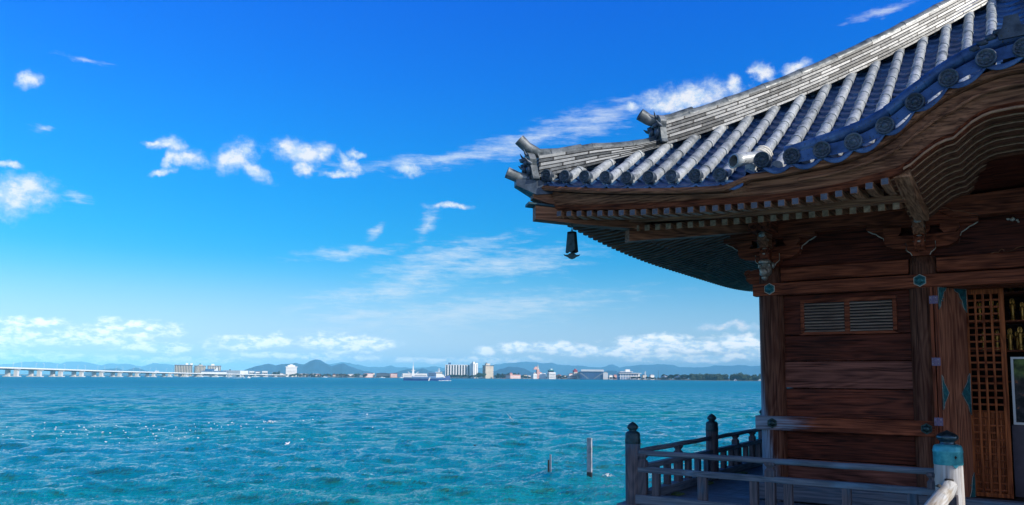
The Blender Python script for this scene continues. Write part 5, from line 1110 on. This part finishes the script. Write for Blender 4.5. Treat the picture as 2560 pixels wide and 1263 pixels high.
# ------------------------------------------------------------------ long bridge
CONC = plain('pale_concrete', (.62, .6, .57), .8, 0, .06, .05)
P0, P1 = far(-60, 1030, 0), far(705, 2360, 0); BV = P1-P0; BL = BV.length; bd = BV.normalized(); bn = Vector((-bd.y, bd.x, 0))
br = thing('long_bridge', 'long low white girder bridge on paired piers crossing the lake', 'bridge', (P0.x, P0.y, WATER))
topz = lambda s: lerp([(0, 8.8), (.05, 8.4), (.25, 6.0), (.5, 4.2), (.75, 3.2), (1, 2.6)], s)
def bp(s, e, z): q = P0 + bd*(BL*s) + bn*e; return Vector((q.x, q.y, z))
ss2 = frange(-.35, 1.02, .01)
for nm, sec, m in (('deck', [(-7, -1.1), (7, -1.1), (7, 0), (-7, 0)], CONC), ('girder', [(-4, -2.6), (4, -2.6), (5, -1.12), (-5, -1.12)], SLATEB), ('parapet', [(-7.3, -.9), (-6.9, -.9), (-6.9, 1.0), (-7.3, 1.0)], WHT), ('parapet', [(6.9, -.9), (7.3, -.9), (7.3, 1.0), (6.9, 1.0)], WHT)):
    mb = MB(); mb.loft([[bp(s, e, topz(max(0, s))+z+(max(0, -s)*10)) for e, z in sec] for s in ss2], True, True, False); mb.build(nm, m, br)
pier_px = [30, 88, 141.5, 194, 244, 290.5, 334, 376, 416.5, 457.5, 495, 534, 568, 600, 632, 660, 684]
def s_at(px):
    d = ray(px, horizon(px)); n2 = Vector((-d.y, d.x, 0)); return -(P0.x*n2.x+P0.y*n2.y)/((bd.x*n2.x+bd.y*n2.y)*BL)
for px in pier_px:
    s = s_at(px); z1 = topz(s)-2.65
    for e in (-6.2, 6.2):
        c = bp(s, e, 0); mb = MB(); Q = lambda a, b_, z: c + bd*a + bn*b_ + Vector((0, 0, z))
        mb.box((-2.2, -2.6, WATER+1.2), (2.2, 2.6, z1), Q); mb.box((-2.6, -4.6, z1), (2.6, 4.6, z1+.7), Q); po = mb.build('pier', CONC, br)
        mb = MB(); mb.box((-4.2, -4.6, WATER-1), (4.2, 4.6, WATER+1.3), Q); mb.build('pier_footing', CONC, po)
        mb = MB(); mb.tube([bp(s+.008, e, topz(s)), bp(s+.008, e, topz(s)+8)], .11, 5); mb.tube([bp(s+.008, e, topz(s)+8), bp(s+.008, e*.6, topz(s)+8.4)], .13, 5); mb.build('lamp_post', WHT, br)
c = bp(s_at(392), 0, topz(s_at(392))); vt = thing('bus', 'tiny white bus on the bridge deck', 'bus', c, math.atan2(bd.y, bd.x))
for nm, bx_, m in (('body', ((-6, -1.3, .8), (6, 1.3, 3.4)), WHT), ('window_band', ((-5.8, -1.34, 2.), (5.8, 1.34, 2.8)), GLASSD), ('wheel', ((-4.5, -1.2, .0), (-3.5, 1.2, .9)), BLACK), ('wheel', ((3.5, -1.2, .0), (4.5, 1.2, .9)), BLACK)):
    mb = MB(); mb.box(*bx_); o = bpy.data.objects.new(nm, mb.mesh(nm, m)); COL.objects.link(o); o.parent = vt

# ------------------------------------------------------------------ ship and small boats
NAVY = plain('navy_hull_paint', (.03, .09, .26), .35, 0, .15, .2); MIDB = plain('blue_paint_and_shade', (.12, .24, .42), .4, 0, .15, .2); SHW = plain('ship_white', (.82, .82, .8), .4, 0, .04, .2)
DS = 800; u = DS/F; c = far(1066, DS, WATER); shp = thing('ship', 'blue and white lake cruise ship steaming right past the hotels', 'ship', c, YAW+.12)
def sp_(nm, mb, m, par=None): o = bpy.data.objects.new(nm, mb.mesh(nm, m)); COL.objects.link(o); o.parent = par or shp; return o
def hullring(x, w, zt, zb=-1): return [(x, -w*.8, zb), (x, w*.8, zb), (x, w, zt), (x, -w, zt)]
xl, xr = -57*u, 57*u
mb = MB(); mb.loft([hullring(xl, 3.2, 3.4), hullring(xl*.6, 4.4, 3.2), hullring(xr*.4, 4.4, 3.3), hullring(xr*.75, 3.4, 4.0), hullring(xr*.97, 1.0, 5.2), hullring(xr*1.04, .15, 5.8)], True, True, False); hu = sp_('hull', mb, NAVY)
mb = MB(); mb.loft([[(x, -w*1.01-.05, za), (x, w*1.01+.05, za), (x, w*1.01+.05, zb), (x, -w*1.01-.05, zb)] for x, w, za, zb in ((xl, 3.2, 2.4, 3.3), (xl*.6, 4.4, 2.3, 3.1), (xr*.4, 4.4, 2.3, 3.2), (xr*.75, 3.4, 2.6, 3.9))], True, True, False); sp_('hull_band', mb, MIDB, hu)
mb = MB(); mb.prism([(4*u, -.2), (7*u, -.2), (10*u, 3.3), (7*u, 3.3)], -4.52, -4.40, lambda p, e, q: Vector((p, e, q))); sp_('diagonal_stripe', mb, SHW, hu)
mb = MB(); mb.box((-36*u, -3.6, 3.2), (4*u, 3.6, 5.0)); sp_('aft_deck_house', mb, MIDB)
mb = MB(); mb.box((4*u, -3.8, 3.2), (24*u, 3.8, 8.6)); sp_('mid_deck_house', mb, MIDB)  # shade on the superstructure is put into this blue
mb = MB(); mb.loft([[(24*u, -3.8, 3.2), (47*u, -3.4, 3.4), (47*u, 3.4, 3.4), (24*u, 3.8, 3.2)], [(24*u, -3.8, 6.6), (42*u, -3.4, 6.6), (42*u, 3.4, 6.6), (24*u, 3.8, 6.6)]], True, True, False); fo = sp_('fore_deck_house', mb, SHW)
mb = MB(); mb.box((22*u, -3.4, 6.6), (39*u, 3.4, 9.2)); wh = sp_('wheelhouse', mb, SHW); mb = MB(); mb.box((24*u, -3.45, 7.6), (39.2*u, 3.45, 8.5)); sp_('bridge_window', mb, GLASSD, wh)
for z in (4.1, 5.4, 6.8):
    mb = MB(); mb.box((-34*u if z < 5 else 5*u, -3.86 if z > 5 else -3.66, z), (3*u if z < 5 else 23*u, -3.5, z+.6)); sp_('window_row', mb, SHW if z < 5 else GLASSD)
mb = MB(); mb.tube([(31*u, 0, 9.2), (31*u, 0, 13)], [.5, .25], 6); mb.tube([(31*u-1.6, 0, 11), (31*u+1.6, 0, 11)], .15, 5); sp_('mast', mb, SHW)
mb = MB(); mb.loft([[(-33*u+s*w, -w, z), (-33*u+w, -w, z), (-33*u+w, w, z), (-33*u-w, w, z)] for z, w, s in ((5, 1.5, -1), (10, .9, -1), (15.5, .3, -1))], True, True, False); mb.tube([(-33*u-2.2, 0, 10.6), (-33*u+2.2, 0, 10.6)], .3, 6); mb.tube([(-33*u, 0, 15.5), (-33*u, 0, 19)], .15, 5); sp_('stern_mast', mb, SHW)
for s in (-1, 1):
    mb = MB(); mb.tube([(-33*u, 0, 5.2), (-33*u+s*5.5, 0, 9.2)], .3, 5); sp_('derrick', mb, SHW)
mb = MB(); rr = random.Random(2)
for i in range(26): mb.blob((xr*(.55+.5*rr.random()), -4.2+rr.random(), .2), (1.2, .7, .35), i, .3, 1)
o = mb.build('bow_wave', FOAM); o.location = c; o.rotation_euler = (0, 0, YAW+.12); tag(o, 'white bow wave along the front of the cruise ship', 'foam', 'foam')
for i, (px, py, L, lab) in enumerate(((956, 945.5, 14, 'white motor boat moored left of the cruise ship'), (1004, 945.5, 11, 'small white sailing boat just left of the cruise ship stern'), (812, 944.5, 13, 'white launch moored below the bare trees under the pointed mountain'), (1192, 947.5, 8, 'small white boat at the foot of the slim hotel tower'), (622, 949, 8, 'small speedboat crossing in front of the bridge'))):
    D_ = 1250 if px == 622 else Dsh(px)-40; t = thing('motor_boat' if i != 1 else 'sailing_boat', lab, 'boat', far(px, D_, WATER), YAW); L2 = L*D_/F/2
    mb = MB(); mb.loft([[(x, -w*.7, -.3), (x, w*.7, -.3), (x, w, z), (x, -w, z)] for x, w, z in ((-L2, L2*.3, 1.2), (0, L2*.34, 1.2), (L2*.7, L2*.2, 1.5), (L2, .05, 1.9))], True, True, False); o = bpy.data.objects.new('hull', mb.mesh('hull', SHW)); COL.objects.link(o); o.parent = t
    mb = MB(); mb.loft([[(-L2*.5, -L2*.22, 1.2), (L2*.4, -L2*.2, 1.2), (L2*.4, L2*.2, 1.2), (-L2*.5, L2*.22, 1.2)], [(-L2*.45, -L2*.18, 3), (L2*.15, -L2*.16, 3), (L2*.15, L2*.16, 3), (-L2*.45, L2*.18, 3)]], True, True, False); o = bpy.data.objects.new('cabin', mb.mesh('cabin', SHW)); COL.objects.link(o); o.parent = t
    if i == 1:
        mb = MB(); mb.tube([(0, 0, 1.2), (0, 0, 11)], .15, 5); o = bpy.data.objects.new('mast', mb.mesh('mast', SHW)); COL.objects.link(o); o.parent = t
mb = MB(); c2 = far(605, 1250, WATER)
for i in range(34): mb.blob(c2 + RT0*rr.gauss(-3, 9) + Vector((0, 0, .15)), (1.8, .8, .3), i, .3, 1)
tag(mb.build('boat_wake', FOAM), 'thin white wake behind the speedboat before the bridge', 'foam', 'foam')

# ------------------------------------------------------------------ air
if HAZE:
    hm = bpy.data.materials.new('blue_haze'); hm.use_nodes = True; nt = hm.node_tree; nt.nodes.clear()
    v = N(nt, 'VolumePrincipled', i_Color=(*HAZE_COL, 1), i_Density=HAZE, i_Anisotropy=-.45); out = N(nt, 'OutputMaterial', i_Volume=v.outputs[0])
    mb = MB(); mb.box((-22000, -2000, WATER-3), (22000, 21000, 365)); o = mb.build('haze', hm); tag(o, kind='stuff', label='blue lake haze', cat='haze')
